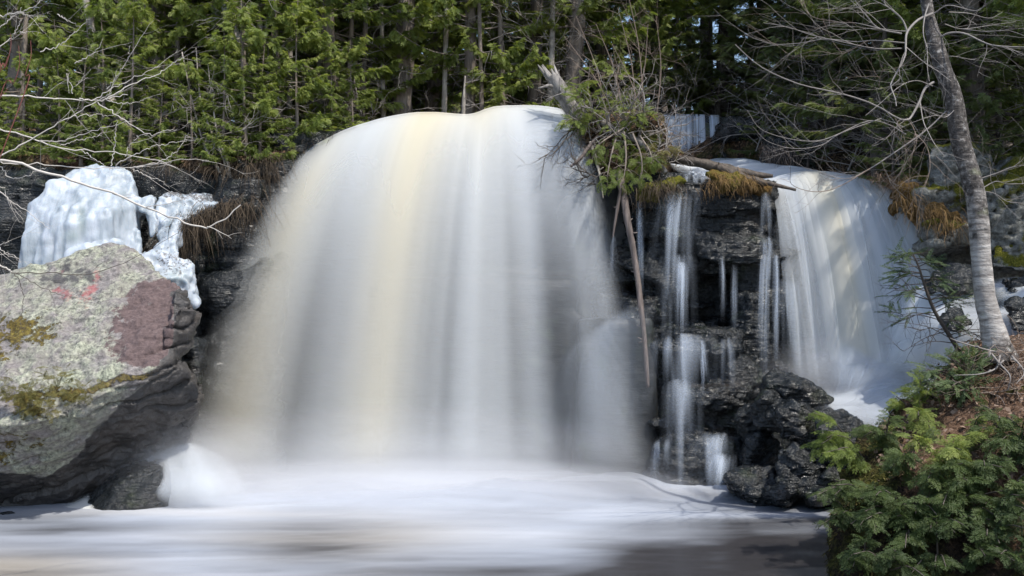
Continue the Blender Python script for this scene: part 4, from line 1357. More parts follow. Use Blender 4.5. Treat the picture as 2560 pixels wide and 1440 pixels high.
def tone_ice(V, N):
    px, py = pix(V)
    clear = np.maximum.reduce([blob(px, py, 205, 545, 16, 60), blob(px, py, 180, 590, 40, 30) * .8, blob(px, py, 440, 690, 60, 45) * .7, blob(px, py, 330, 560, 20, 90) * .5, blob(px, py, 120, 600, 20, 70) * .4])
    up = np.clip(N[:, 2], 0, 1)
    return np.c_[clear, 0.30 * up + 0.16 * sstep(330, 420, px), clear * 0, clear * 0 + 1]


ICE = [
    [P(*q) for q in [(45, 700, 11.7), (60, 600, 11.7), (78, 515, 11.9), (120, 468, 12.0), (190, 424, 12.2), (250, 417, 12.3), (318, 422, 12.3), (338, 450, 12.2), (345, 500, 12.1), (350, 600, 12.0), (330, 700, 11.8), (180, 560, 11.55), (270, 540, 11.6), (150, 720, 11.5), (300, 700, 11.6),
                     (60, 640, 12.6), (200, 440, 12.9), (330, 480, 12.9), (330, 700, 12.7)]],
    [P(*q) for q in [(150, 640, 11.4), (230, 608, 11.35), (300, 600, 11.4), (320, 640, 11.4), (200, 680, 11.3), (300, 690, 11.3), (250, 620, 12), (300, 680, 12)]],
    [P(*q) for q in [(338, 500, 12.0), (372, 482, 12.1), (392, 492, 12.1), (390, 540, 12.0), (350, 530, 11.9), (380, 500, 12.6), (345, 540, 12.4)]],
    [P(*q) for q in [(362, 520, 12.0), (392, 490, 12.1), (398, 590, 11.9), (372, 600, 11.9), (380, 560, 12.4)]],
    [P(*q) for q in [(318, 560, 12.0), (350, 575, 11.9), (352, 640, 11.8), (320, 640, 11.8), (335, 600, 12.4)]],
]
rock("ice_mass", ICE, M['ice'], "big dome of blue white ice leaning on the cliff above the boulder", "ice", tone=tone_ice, voxel=.028, relax=5, amp=.035, scale=1.8, seed=35, fine=.008, flute=.06)
SNOW = [
    [P(*q) for q in [(405, 492, 12.1), (420, 480, 12.4), (480, 483, 12.5), (525, 490, 12.6), (572, 486, 12.7), (560, 505, 12.4), (500, 530, 12.2), (450, 560, 12.0), (410, 560, 12.0), (430, 560, 12.7), (540, 510, 12.9)]],
    [P(*q) for q in [(408, 540, 12.0), (455, 540, 12.0), (450, 610, 11.8), (440, 660, 11.6), (385, 640, 11.6), (400, 600, 11.8), (420, 640, 12.4), (420, 550, 12.5)]],
    [P(*q) for q in [(318, 650, 11.5), (385, 630, 11.6), (440, 640, 11.6), (485, 665, 11.6), (491, 720, 11.5), (488, 762, 11.5), (470, 740, 11.4), (400, 700, 11.3), (330, 690, 11.4), (450, 690, 11.35), (400, 720, 12.2), (480, 750, 12.2), (340, 660, 12.2)]],
    [P(*q) for q in [(395, 488, 12.1), (412, 480, 12.2), (408, 560, 12.0), (398, 600, 11.9), (385, 590, 11.9), (400, 520, 12.4)]],
]
rock("snow_patch", SNOW, M['ice'], "ragged old snow and ice with dark holes beside the ice dome", "snow", tone=lambda V, N: tone_ice(V, N) * np.array((1, 1.5, 1, 1)), voxel=.026, relax=2, amp=.07, scale=4.5, seed=36, fine=.03)

# ------------------------------------------------------------------ black boulders below the curved fall
for k, (hs, lab, kw) in enumerate([
    ([[P(*q) for q in [(1898, 985, 11.0), (1902, 940, 11.05), (1925, 926, 11.1), (1960, 930, 11.1), (2030, 958, 11.0), (2060, 985, 10.95), (2086, 996, 11.0), (2084, 1008, 11.0), (2040, 1012, 10.8), (1960, 1005, 10.75), (1920, 960, 10.75), (1990, 960, 10.7), (1920, 990, 11.6), (2040, 1000, 11.6), (1950, 935, 11.5)]]],
     "glistening black boulder slanting right below the curved fall", {}),
    ([chunk(1870, 2060, 985, 1105, 10.45, 3001, .9, .12), chunk(1930, 2050, 1000, 1110, 10.3, 3002, .7, .2), chunk(1880, 1990, 975, 1060, 10.6, 3003, .7)], "broad layered black boulder under the glistening slanting one", {}),
    ([[P(*q) for q in [(2035, 1050, 10.3), (2050, 1025, 10.35), (2085, 1020, 10.4), (2140, 1040, 10.3), (2175, 1080, 10.2), (2180, 1130, 10.1), (2060, 1130, 10.1), (2080, 1100, 10.9), (2150, 1060, 10.9)]]],
     "rounded black boulder half behind the green cedar tips", {}),
    ([chunk(1935, 2075, 1100, 1250, 10.1, 3004, .9), [P(*q) for q in [(1945, 1130, 10.3), (1985, 1100, 10.35), (2030, 1125, 10.3), (2060, 1235, 10.1), (1935, 1235, 10.1), (1990, 1130, 10.9)]], chunk(2020, 2120, 1150, 1262, 10.0, 3005, .8)], "reddish topped black rock at the pool under the broad boulder", {}),
    ([chunk(1820, 1970, 1160, 1275, 10.15, 3006, 1.0, .15), chunk(1900, 2010, 1195, 1275, 9.95, 3007, .8), chunk(1990, 2110, 1205, 1280, 9.85, 3008, .8)], "low black rock sloping into the pool beside the little cascade", {}),
    ([chunk(1825, 1925, 1000, 1110, 10.9, 3009, .8, .2)], "dark block wedged left of the broad black boulder", {}),
    ([chunk(1840, 1945, 1075, 1180, 10.75, 3010, .8, -.1)], "dark block above the low sloping rock", {}),
    ([[P(*q) for q in [(2310, 740, 10.35), (2330, 690, 10.5), (2370, 662, 10.6), (2430, 668, 10.6), (2450, 700, 10.5), (2440, 740, 10.3), (2380, 720, 10.2), (2380, 690, 11.2)]]], "smooth brown boulder at the head of the side stream", {}),
    ([[P(*q) for q in [(2340, 800, 9.9), (2370, 765, 10), (2400, 770, 10), (2425, 810, 9.9), (2380, 830, 9.7), (2390, 800, 10.4)]]], "small grey rock poking from the side stream", {}),
    ([[P(*q) for q in [(2478, 640, 10.9), (2490, 605, 11), (2560, 595, 11), (2640, 620, 11), (2640, 680, 10.8), (2480, 670, 10.8), (2540, 640, 11.6)]]], "tan boulder with green moss right of the birch", {"m": M['mossrock']}),
    ([[P(*q) for q in [(2500, 700, 10.4), (2560, 690, 10.4), (2640, 690, 10.4), (2640, 740, 10.2), (2520, 730, 10.2), (2560, 720, 10.8)]]], "wet brown stone in the side stream at the right edge", {}),
    ([[P(*q) for q in [(2520, 760, 9.6), (2560, 740, 9.7), (2640, 740, 9.7), (2640, 840, 9.5), (2530, 830, 9.5), (2580, 780, 10.2)]]], "dark mossy stone beside the birch's foot", {}),
]):
    mt = kw.get("m", M['wet'])
    tn = (lambda V, N: np.c_[np.clip(.35 + .5 * N[:, 2], 0, 1), V[:, 0] * 0, V[:, 0] * 0, V[:, 0] * 0 + 1]) if mt is M['mossrock'] else None
    rock("boulder", hs, mt, lab, "boulder", voxel=.02, relax=1, amp=.055, scale=3.4, strata=.04, sfreq=8, tilt=(.3, -.2, 1), seed=120 + k, fine=.03, tone=tn)


# ------------------------------------------------------------------ hanging grass and moss tufts
def tuft(name, label, cat, tops, n, length, mat, seed, out=.12, w=.0045, group=None):
    """blades rooted along TOPS that fall over the edge"""
    rng = np.random.default_rng(seed)
    tp = smooth_path([P(*q) for q in tops], 60)
    mb = MB()
    s = np.linspace(0, 1, 6)
    for k in range(n):
        b = tp[rng.integers(0, 60)] + rng.normal(0, (.08, .08, .05))
        L = length * rng.uniform(.4, 1.15)
        dx, dy = rng.normal(0, .22), -abs(rng.normal(out, out * .6))
        c = np.c_[b[0] + dx * s * L * 2, b[1] + dy * np.sqrt(s) * 1.6, b[2] + .25 * L * s * (1 - s) * rng.uniform(0, 2) - L * s ** 1.7]
        ww = w * rng.uniform(.5, 1.3) * (1 - s * .8)[:, None] * np.array((math.cos(k), .5 * math.sin(k), 0))
        V = np.concatenate((c - ww, c + ww))
        i = np.arange(5)
        mb.add(V, np.stack((i, i + 1, i + 7, i + 6), -1), None, np.array((rng.uniform(0, 1), 0, 0, 1)))
    return tag(mb.build(name, mat, loc=tp.mean(0)), label, cat, group)


tuft("grass_tuft", "brown curtain of dead grass hanging off the ledge beside the snow", "grass", [(445, 590, 12.0), (470, 555, 12.1), (520, 525, 12.2), (580, 510, 12.3), (640, 505, 12.4)], 620, .46, M['grass'], 501)
tuft("grass_tuft", "brown grass hanging over the dark gap left of the main fall", "grass", [(620, 420, 12.7), (660, 405, 12.8), (700, 400, 12.9)], 350, .5, M['grass'], 502)
tuft("grass_tuft", "yellow brown grass tuft hanging by the long hanging log", "grass", [(1598, 480, 12.45), (1640, 465, 12.3), (1690, 470, 12.3)], 260, .24, M['grass'], 503)
tuft("grass_tuft", "rusty grass mop on the ledge under the fallen logs", "grass", [(1768, 468, 12.3), (1800, 448, 12.25), (1850, 446, 12.25), (1872, 460, 12.3)], 300, .17, M['rustgrass'], 504)
tuft("grass_tuft", "rusty root curtain on the rock edge beside the curved fall", "grass", [(2245, 485, 11.5), (2300, 525, 11.2), (2345, 550, 11.0), (2400, 565, 10.9)], 420, .20, M['rustgrass'], 505)
tuft("grass_tuft", "pale rootlets dangling over the stream's dark bank", "grass", [(1905, 370, 14.6), (1940, 375, 14.5), (1985, 380, 14.4)], 160, .35, M['twig_brown'], 506)
tuft("grass_tuft", "rusty leaves and roots spilling down the bank above the curved fall", "grass", [(2170, 440, 12.3), (2230, 455, 12.0), (2300, 475, 11.6)], 300, .12, M['litter'], 507)

for k, (a, b, c, L, n, lab) in enumerate([((-40, 405, 13.0), (60, 402, 13.0), (170, 404, 12.95), .22, 120, "dark roots and dead grass hanging over the cliff left of the ice mass"), ((300, 408, 12.8), (390, 412, 12.75), (470, 415, 12.7), .22, 130, "dead grass hanging over the cliff behind the snow patch"),
                                          ((480, 412, 12.7), (560, 418, 12.65), (620, 415, 12.7), .25, 120, "dead grass hanging over the cliff behind the thin saplings"), ((700, 390, 13.1), (780, 365, 13.2), (860, 345, 13.3), .18, 120, "brown grass fringe on the rim left of the main fall")]):
    tuft("grass_tuft", lab, "grass", [a, b, c], n, L, M['grass'], 520 + k, .16)
for k, (px, Y, lab) in enumerate([(-10, 13.2, "low bush at the far left rim"), (150, 13.1, "low bush on the rim above the ice dome"), (260, 13.0, "low bush on the rim right of the ice dome"), (400, 12.95, "low bush on the rim behind the snow patch"), (650, 13.1, "low bush on the rim above the dark gap"),
                                  (740, 13.4, "low bush on the rim near the main fall's left shoulder"), (830, 13.8, "low bush at the start of the main fall's lip"), (2230, 12.3, "low bush on the rusty bank"), (2330, 12.4, "low bush behind the mossy pale rock"), (2020, 14.3, "low bush over the stream's dark bank"), (1920, 15.2, "low bush above the stream beside the upper fall"), (2450, 12.1, "low bush on the rock right of the birch's trunk"), (60, 13.0, "low bush on the rim left of the ice dome"), (205, 12.9, "low bush drooping over the top of the ice dome"), (330, 12.85, "low bush on the rim over the dark holes in the snow"), (480, 12.8, "low bush on the rim over the snow's right end"), (560, 12.8, "low bush on the rim at the thin saplings' feet"), (610, 12.85, "low bush on the rim over the brown root curtain"), (880, 13.9, "low bush where the lip begins")]):
    plant('H' if px > 1000 else 'G', px, Y, lab, "low evergreen bushes on the rim", sc=.34 + .1 * (k % 3), dz=-.12)

full_moss = lambda g: (lambda V, N: np.c_[V[:, 0] * 0 + .95, V[:, 0] * 0 + g, V[:, 0] * 0, V[:, 0] * 0 + 1])
rock("moss_clump", [chunk(1590, 1700, 446, 512, 12.3, 3101, .6, -.1), chunk(1640, 1725, 440, 480, 12.35, 3102, .5)], M['mossrock'], "olive moss cushion by the long hanging log", "moss", voxel=.022, amp=.06, scale=7, seed=811, fine=.04, tone=full_moss(.35))
rock("moss_clump", [chunk(1765, 1880, 424, 500, 12.25, 3103, .7, .05), chunk(1820, 1930, 440, 490, 12.3, 3104, .6, .15)], M['mossrock'], "rusty moss cushion under the fallen log's splintered end", "moss", voxel=.022, amp=.06, scale=7, seed=812, fine=.04, tone=full_moss(.52))
rock("moss_clump", [chunk(2245, 2345, 460, 560, 11.2, 3105, .8, .4), chunk(2310, 2410, 515, 600, 11.0, 3106, .7, .3)], M['mossrock'], "golden moss bank overhanging the curved fall's right edge", "moss", voxel=.026, amp=.09, scale=6, seed=813, fine=.05, tone=full_moss(.7))
rm_ = rock("root_mass", [chunk(1565, 1662, 285, 388, 12.75, 3107, .8, .15), chunk(1500, 1610, 300, 370, 12.85, 3108, .8)], M['floor'], "brown root mass with dead leaves at the log jam's right end", "root mass", voxel=.026, amp=.10, scale=6, seed=814, fine=.06)
rng = np.random.default_rng(815)
RV = np.array([v.co for v in rm_.data.vertices]) + np.array(rm_.location)
mb = MB()
for i in rng.integers(0, len(RV), 900):
    a, b = rng.normal(0, 1, 3), rng.normal(0, 1, 3)
    a *= rng.uniform(.012, .03) / np.linalg.norm(a)
    b *= rng.uniform(.008, .018) / np.linalg.norm(b)
    p = RV[i] + rng.normal(0, .03, 3)
    mb.add([p - a, p - b, p + a, p + b], [(0, 1, 2, 3)], None, np.array((rng.uniform(0, 1), 0, 0, 1)))
tag(mb.build("leaf_litter", M['litter']), "dead leaves caught in the root mass", "leaf litter", kind="stuff")
mb = MB()
for k in range(60):
    i = rng.integers(0, len(RV))
    twigs(mb, RV[i], np.array((rng.normal(0, .8), -.6, rng.normal(0, .7))), rng.uniform(.2, .5), .006, rng, 1, 3, .4, kids=3)
tag(mb.build("twig_tangle", M['twig'], loc=P(1610, 340, 12.7)), "grey rootlets bristling from the root mass", "twigs", "dead twigs on the log jam")

# ------------------------------------------------------------------ log jam between the falls
rock("soil_mound", [slab(1420, 1640, 300, 400, 13.0, 14.4, 131, .08), [P(*q) for q in [(1450, 320, 12.9), (1560, 300, 12.9), (1650, 300, 13.2), (1655, 330, 13.1), (1600, 390, 12.8), (1480, 400, 12.9), (1470, 330, 13.8), (1640, 330, 14)]], slab(1500, 1640, 380, 460, 12.8, 13.8, 132)],
     M['floor'], "brown leafy soil and root mass heaped between the falls", "soil mound", voxel=.04, amp=.12, scale=4, seed=51, fine=.04)


def log(name, label, path, radii, mat, seed, n=10, stubs=0, cat="log", rough=.3, prongs=False):
    rng = np.random.default_rng(seed)
    p = smooth_path([P(*q) for q in path], 40)
    r = np.interp(np.linspace(0, 1, 40), np.linspace(0, 1, len(radii)), radii)
    mb = MB()
    tube(mb, p, r, n, np.array((.5, 0, 0, 1)), rough=rough, seed=seed)
    if prongs:
        for k in range(6):
            a = k / 6 * 6.28
            d = p[0] - p[4]
            d /= np.linalg.norm(d)
            o_ = r[0] * .72 * np.array((math.cos(a), math.sin(a) * .7, math.sin(a) * .4))
            e = p[0] + o_ * 1.7 + d * rng.uniform(.03, .2)
            tube(mb, np.array([p[3] + o_, p[0] + o_ * 1.1, e]), [r[0] * .5, r[0] * .38, .006], 5, np.array((.8, 0, 0, 1)))
    t = thing(name, p[-1], label, cat)
    mb.build("trunk", mat, t)
    for k in range(stubs):
        i = rng.integers(4, 36)
        d = rng.normal(0, 1, 3)
        sb = MB()
        tube(sb, np.array([p[i], p[i] + d / np.linalg.norm(d) * (r[i] + rng.uniform(.02, .06))]), [.012, .006], 5, np.array((.5, 0, 0, 1)))
        sb.build("branch_stub", mat, t)
    return t


sn = log("snag", "broken grey snag with a splintered top leaning out of the log jam", [(1380, 190, 13.0), (1392, 212, 13.0), (1415, 250, 13.05), (1450, 300, 13.1), (1500, 345, 13.2)], [.085, .095, .10, .085, .08], M['driftwood'], 601, 12, 0, "snag", .3, True)
st = MB()
tube(st, np.array([P(1395, 218, 13.0), P(1370, 214, 12.9), P(1345, 221, 12.8)]), [.03, .024, .01], 6, np.array((.8, 0, 0, 1)))
tube(st, np.array([P(1405, 225, 13.0), P(1418, 222, 12.9)]), [.02, .01], 5, np.array((.8, 0, 0, 1)))
st.build("branch_stub", M['driftwood'], sn)
log("log", "long slim dead log hanging upright in front of the black ledges", [(1545, 430, 12.55), (1555, 468, 12.35), (1568, 540, 12.1), (1586, 640, 12.05), (1600, 750, 11.95), (1612, 860, 11.85), (1620, 970, 11.75)], [.044, .046, .041, .037, .034, .030, .022], M['log_brown'], 602, 10, 12)
log("log", "dark wet fallen log lying across the stream above the ledges", [(1630, 398, 13.0), (1720, 402, 12.85), (1810, 422, 12.7), (1880, 436, 12.6), (1932, 440, 12.5)], [.045, .06, .065, .05, .02], M['log_dark'], 603, 10, 5)
log("log", "splintered black log end pointing at the curved fall", [(1790, 418, 12.7), (1860, 445, 12.5), (1920, 458, 12.4), (1990, 475, 12.3)], [.05, .055, .035, .015], M['log_dark'], 604, 8, 4)
log("log", "pale peeled log lying in the log jam's middle", [(1505, 305, 12.85), (1545, 330, 12.8), (1585, 348, 12.75), (1625, 375, 12.7)], [.04, .042, .038, .03], M['driftwood'], 605, 9, 2)
log("log", "short grey forked log under the root mass", [(1625, 385, 12.7), (1645, 405, 12.6), (1665, 432, 12.5)], [.045, .04, .03], M['driftwood'], 606, 8, 2)
log("stick", "short dark stick poking down over the main fall's right edge", [(1495, 340, 12.8), (1468, 372, 12.6), (1452, 395, 12.5), (1428, 415, 12.4)], [.022, .024, .022, .014], M['log_brown'], 607, 7, 3, "stick")
log("stick", "thin pale stick hanging at the main fall's right edge", [(1476, 355, 12.7), (1490, 400, 12.6), (1502, 450, 12.5), (1508, 495, 12.4)], [.018, .017, .014, .006], M['bark_pale'], 608, 6, 4, "stick")
log("stick", "short stick hanging left of the long slim log", [(1552, 470, 12.2), (1544, 520, 12.2), (1537, 560, 12.2), (1532, 594, 12.2)], [.02, .02, .016, .008], M['log_brown'], 609, 6, 3, "stick")
for k, (pt, d, L, lab) in enumerate([((1440, 320, 12.9), (-.5, -.3, -.6), .9, "dark dead twigs drooping over the main fall's crest"), ((1490, 440, 12.6), (-.8, -.2, -.1), .6, "thin dead twigs reaching over the main fall's right side"),
                                     ((1600, 330, 12.8), (.3, -.3, .6), .8, "tangle of grey twigs in front of the root mass"), ((1560, 350, 12.7), (-.3, -.3, .5), .8, "tangle of grey twigs beside the pale peeled log"),
                                     ((1640, 400, 12.7), (.5, -.3, .2), .6, "grey twigs beside the fallen log's butt"), ((1480, 330, 12.9), (-.2, -.3, .5), .7, "grey twigs at the snag's foot"), ((1560, 320, 12.8), (.1, -.4, .6), .9, "grey twigs over the soil mound")]):
    mb = MB()
    rng = np.random.default_rng(620 + k)
    for j in range(7):
        twigs(mb, P(*pt) + rng.normal(0, .06, 3), np.array(d) + rng.normal(0, .35, 3), L * rng.uniform(.5, 1), .010, rng, 2, 3, .35, kids=4)
    tag(mb.build("twig_tangle", M['twig'] if k > 1 else M['twig_dark'], loc=P(*pt)), lab, "twigs", "dead twigs on the log jam")


def spray_shrub(name, label, cat, stems, mat, wood, n, size, seed, shapes=FRN, group=None, hang=.5, spread=.35, tone=.45, side=.25, r=.014):
    """an evergreen shrub: woody stems with sprays along them"""
    rng = np.random.default_rng(seed)
    t = thing(name, P(*stems[0][0]), label, cat, group)
    sm, lf = MB(), MB()
    pos, dr = [], []
    for path in stems:
        p = smooth_path([P(*q) for q in path], 24)
        tube(sm, p, np.linspace(r, .003, 24), 5, np.array((.4, 0, 0, 1)), cap=False)
        for k in range(n):
            f = rng.uniform(.15, 1)
            i = min(int(f * 23), 22)
            d = p[i + 1] - p[i]
            d /= np.linalg.norm(d) + 1e-9
            a = rng.uniform(0, 6.28)
            sd = np.array((math.cos(a), math.sin(a) * .8, rng.normal(0, .3)))
            L = side * rng.uniform(.2, 1.0) * (1.1 - .6 * f)
            q = p[i] + sd * L + np.array((0, 0, -hang * L * .5))
            if L > .06:
                tube(sm, np.array([p[i], (p[i] + q) / 2 + (0, 0, .02), q]), [.004, .003, .002], 3, np.array((.4, 0, 0, 1)), cap=False)
            for m in range(2):
                pos.append(p[i] + (q - p[i]) * rng.uniform(.4, 1))
                dr.append(sd + d * .6 + rng.normal(0, spread, 3) + np.array((0, 0, -hang)))
    m = len(pos)
    put_fronds(lf, shapes, pos, dr, np.c_[rng.normal(0, .5, m), rng.normal(-.5, .5, m), np.ones(m)], rng.uniform(*size, m), np.clip(rng.normal(tone, .18, m), 0, 1), rng)
    sm.build("stems", wood, t)
    lf.build("foliage", mat, t)
    return t


JG = "cedar shrubs on the log jam"
spray_shrub("cedar_shrub", "olive cedar shrub spilling down over the hanging log's top", "cedar", [
    [(1545, 330, 12.6), (1530, 380, 12.4), (1520, 430, 12.25), (1518, 465, 12.2)], [(1560, 330, 12.6), (1565, 390, 12.3), (1560, 440, 12.2), (1548, 470, 12.15)],
    [(1580, 330, 12.6), (1600, 380, 12.3), (1605, 420, 12.25), (1600, 455, 12.2)], [(1560, 320, 12.6), (1500, 360, 12.4), (1480, 400, 12.35)], [(1600, 340, 12.6), (1625, 380, 12.4), (1630, 410, 12.3)]], M['cedar'], M['bark'], 16, (.08, .16), 701, group=JG, hang=.7, tone=.38, spread=.7, side=.32)
spray_shrub("cedar_shrub", "green cedar shrub standing upright beside the snag", "cedar", [
    [(1500, 330, 12.8), (1480, 270, 12.8), (1470, 220, 12.8), (1475, 160, 12.8)], [(1510, 330, 12.8), (1530, 270, 12.7), (1545, 230, 12.7), (1530, 170, 12.8)], [(1490, 330, 12.8), (1450, 300, 12.7), (1425, 300, 12.6)],
    [(1540, 330, 12.7), (1580, 290, 12.6), (1610, 280, 12.6)], [(1500, 300, 12.8), (1450, 250, 12.7), (1440, 210, 12.7)]], M['cedar'], M['bark'], 30, (.08, .17), 702, group=JG, hang=.35, tone=.55, spread=.5)
spray_shrub("cedar_shrub", "pale cedar spray reaching right over the fallen log", "cedar", [[(1600, 400, 12.6), (1640, 380, 12.5), (1680, 370, 12.45)], [(1600, 410, 12.6), (1650, 400, 12.5)]], M['olive'], M['bark'], 24, (.08, .15), 703, group=JG, hang=.3, tone=.7)

# ------------------------------------------------------------------ right bank: mound, birch, saplings, cedar tips


def tone_bank(V, N):
    px, py = pix(V)
    n = fbm(V * 2.5, 3, 90)
    litter = sstep(0.35, 0.75, N[:, 2] + .25 * n) * sstep(2180, 2330, px)
    return np.c_[litter, np.clip(.5 + .5 * n, 0, 1), litter * 0, litter * 0 + 1]


def m_bank():
    """R leaf litter; the rest is dark moss and soil"""
    t = NT("bank_soil")
    r, g, b, a, _ = t.attr()
    n1 = t.noise(3, 5, .6)
    n3 = t.noise(40, 4, .7)
    moss = t.ramp(n3, [(0.3, (0.012, 0.014, 0.005)), (0.5, (0.05, 0.05, 0.012)), (0.72, (0.14, 0.13, 0.03))])
    soil = t.ramp(n3, [(0.35, (0.012, 0.009, 0.007)), (0.7, (0.06, 0.04, 0.028))])
    col = t.mix(t.ramp(n1, [(0.42, 0.0), (0.56, 1.0)]), soil, moss)
    lit = t.ramp(n3, [(0.32, (0.06, 0.035, 0.022)), (0.55, (0.17, 0.105, 0.07)), (0.72, (0.36, 0.25, 0.18))])
    col = t.mix(t.ramp(t.math('ADD', r, t.math('MULTIPLY', t.math('SUBTRACT', n1, .5), .8)), [(0.4, 0.0), (0.55, 1.0)]), col, lit)
    return t.done(t.bsdf(col, .95, .15, t.bump(t.math('ADD', n3, n1), 1.0, .06)))


M['bank'] = m_bank()
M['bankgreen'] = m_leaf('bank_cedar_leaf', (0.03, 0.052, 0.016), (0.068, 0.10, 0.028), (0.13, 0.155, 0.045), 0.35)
BANK = [
    [P(*q) for q in [(2078, 1440, 7.9), (2080, 1300, 8.05), (2100, 1190, 8.2), (2150, 1100, 8.4), (2220, 1040, 8.6), (2320, 975, 8.9), (2560, 930, 8.9), (2900, 900, 8.4),
                     (2160, 1440, 7.5), (2230, 1230, 7.7), (2330, 1120, 7.9), (2450, 1070, 7.9), (2620, 1040, 7.7), (2900, 1000, 7.4), (2560, 1460, 7.0), (2900, 1500, 6.8), (2100, 1600, 7.6), (2560, 1700, 7.0),
                     (2150, 1300, 9.3), (2150, 1560, 9.3), (2400, 1040, 9.9), (2900, 960, 10), (2900, 1300, 10)]],
    [P(*q) for q in [(2330, 975, 8.9), (2360, 905, 9.0), (2440, 862, 9.0), (2520, 850, 9.0), (2640, 830, 9.0), (2900, 800, 8.8), (2330, 1000, 8.5), (2450, 985, 8.3), (2620, 940, 8.2), (2900, 900, 8.0), (2350, 950, 9.8), (2500, 900, 10), (2900, 860, 10), (2400, 1060, 9.6)]],
]
V, N, Q, T = rock_shape(BANK, .04, 3, .11, 2.2, seed=61, fine=.035)
bank = tag(MB().add(V, Q, T, tone_bank(V, N)).build("bank_mound", M['bank'], loc=(V[:, 0].mean(), V[:, 1].mean(), V[:, 2].min())), "mossy overgrown bank mound in the lower right corner", "bank", kind="structure")
BV, BN = V, N
BPX = np.c_[pix(BV)]


def on_bank(px, py):
    d = (BPX[:, 0] - px) ** 2 + (BPX[:, 1] - py) ** 2
    k = np.nonzero(d < max(260, d.min() + 40))[0]
    return BV[k[np.argmin(BV[k, 1])]], BN[k[np.argmin(BV[k, 1])]]


# dead leaves lying on the bank and on the soil mound
rng = np.random.default_rng(810)
mb = MB()
up = np.nonzero((BN[:, 2] > .42) & (BPX[:, 0] > 2180) & (BPX[:, 1] < 1220))[0]
for i in rng.choice(up, 2600):
    w_ = rng.uniform(.012, .032)
    ax = rng.normal(0, 1, 3)
    nn = BN[i] + rng.normal(0, .45, 3)
    nn /= np.linalg.norm(nn)
    a = np.cross(nn, ax)
    a /= np.linalg.norm(a)
    b = np.cross(nn, a)
    p = BV[i] + rng.normal(0, .02, 3) + BN[i] * .015
    mb.add([p - a * w_, p - b * w_ * .6 + nn * .006, p + a * w_, p + b * w_ * .6 + nn * .006], [(0, 1, 2, 3)], None, np.array((rng.uniform(0, 1), 0, 0, 1)))
tag(mb.build("leaf_litter", M['litter']), "dry brown leaves scattered over the bank", "leaf litter", kind="stuff")
# moss fringe on the mound's steep left face
mb = MB()
side = np.nonzero((BPX[:, 0] < 2260) & (BN[:, 1] < .2))[0]
for i in rng.choice(side, 5000):
    L = rng.uniform(.02, .06)
    d = BN[i] * .5 + rng.normal(0, .35, 3) + np.array((0, 0, -.6))
    d /= np.linalg.norm(d)
    sd = np.array((1.0, 0, 0)) * .006
    p = BV[i]
    mb.add([p - sd, p + sd, p + d * L], None, [(0, 1, 2)], np.array((rng.uniform(0, .8), 0, 0, 1)))
tag(mb.build("moss", m_plain("moss_fibre", (0.02, 0.018, 0.006), (0.13, 0.11, 0.03)), None), "moss fringe on the bank's dark side", "moss", kind="stuff")

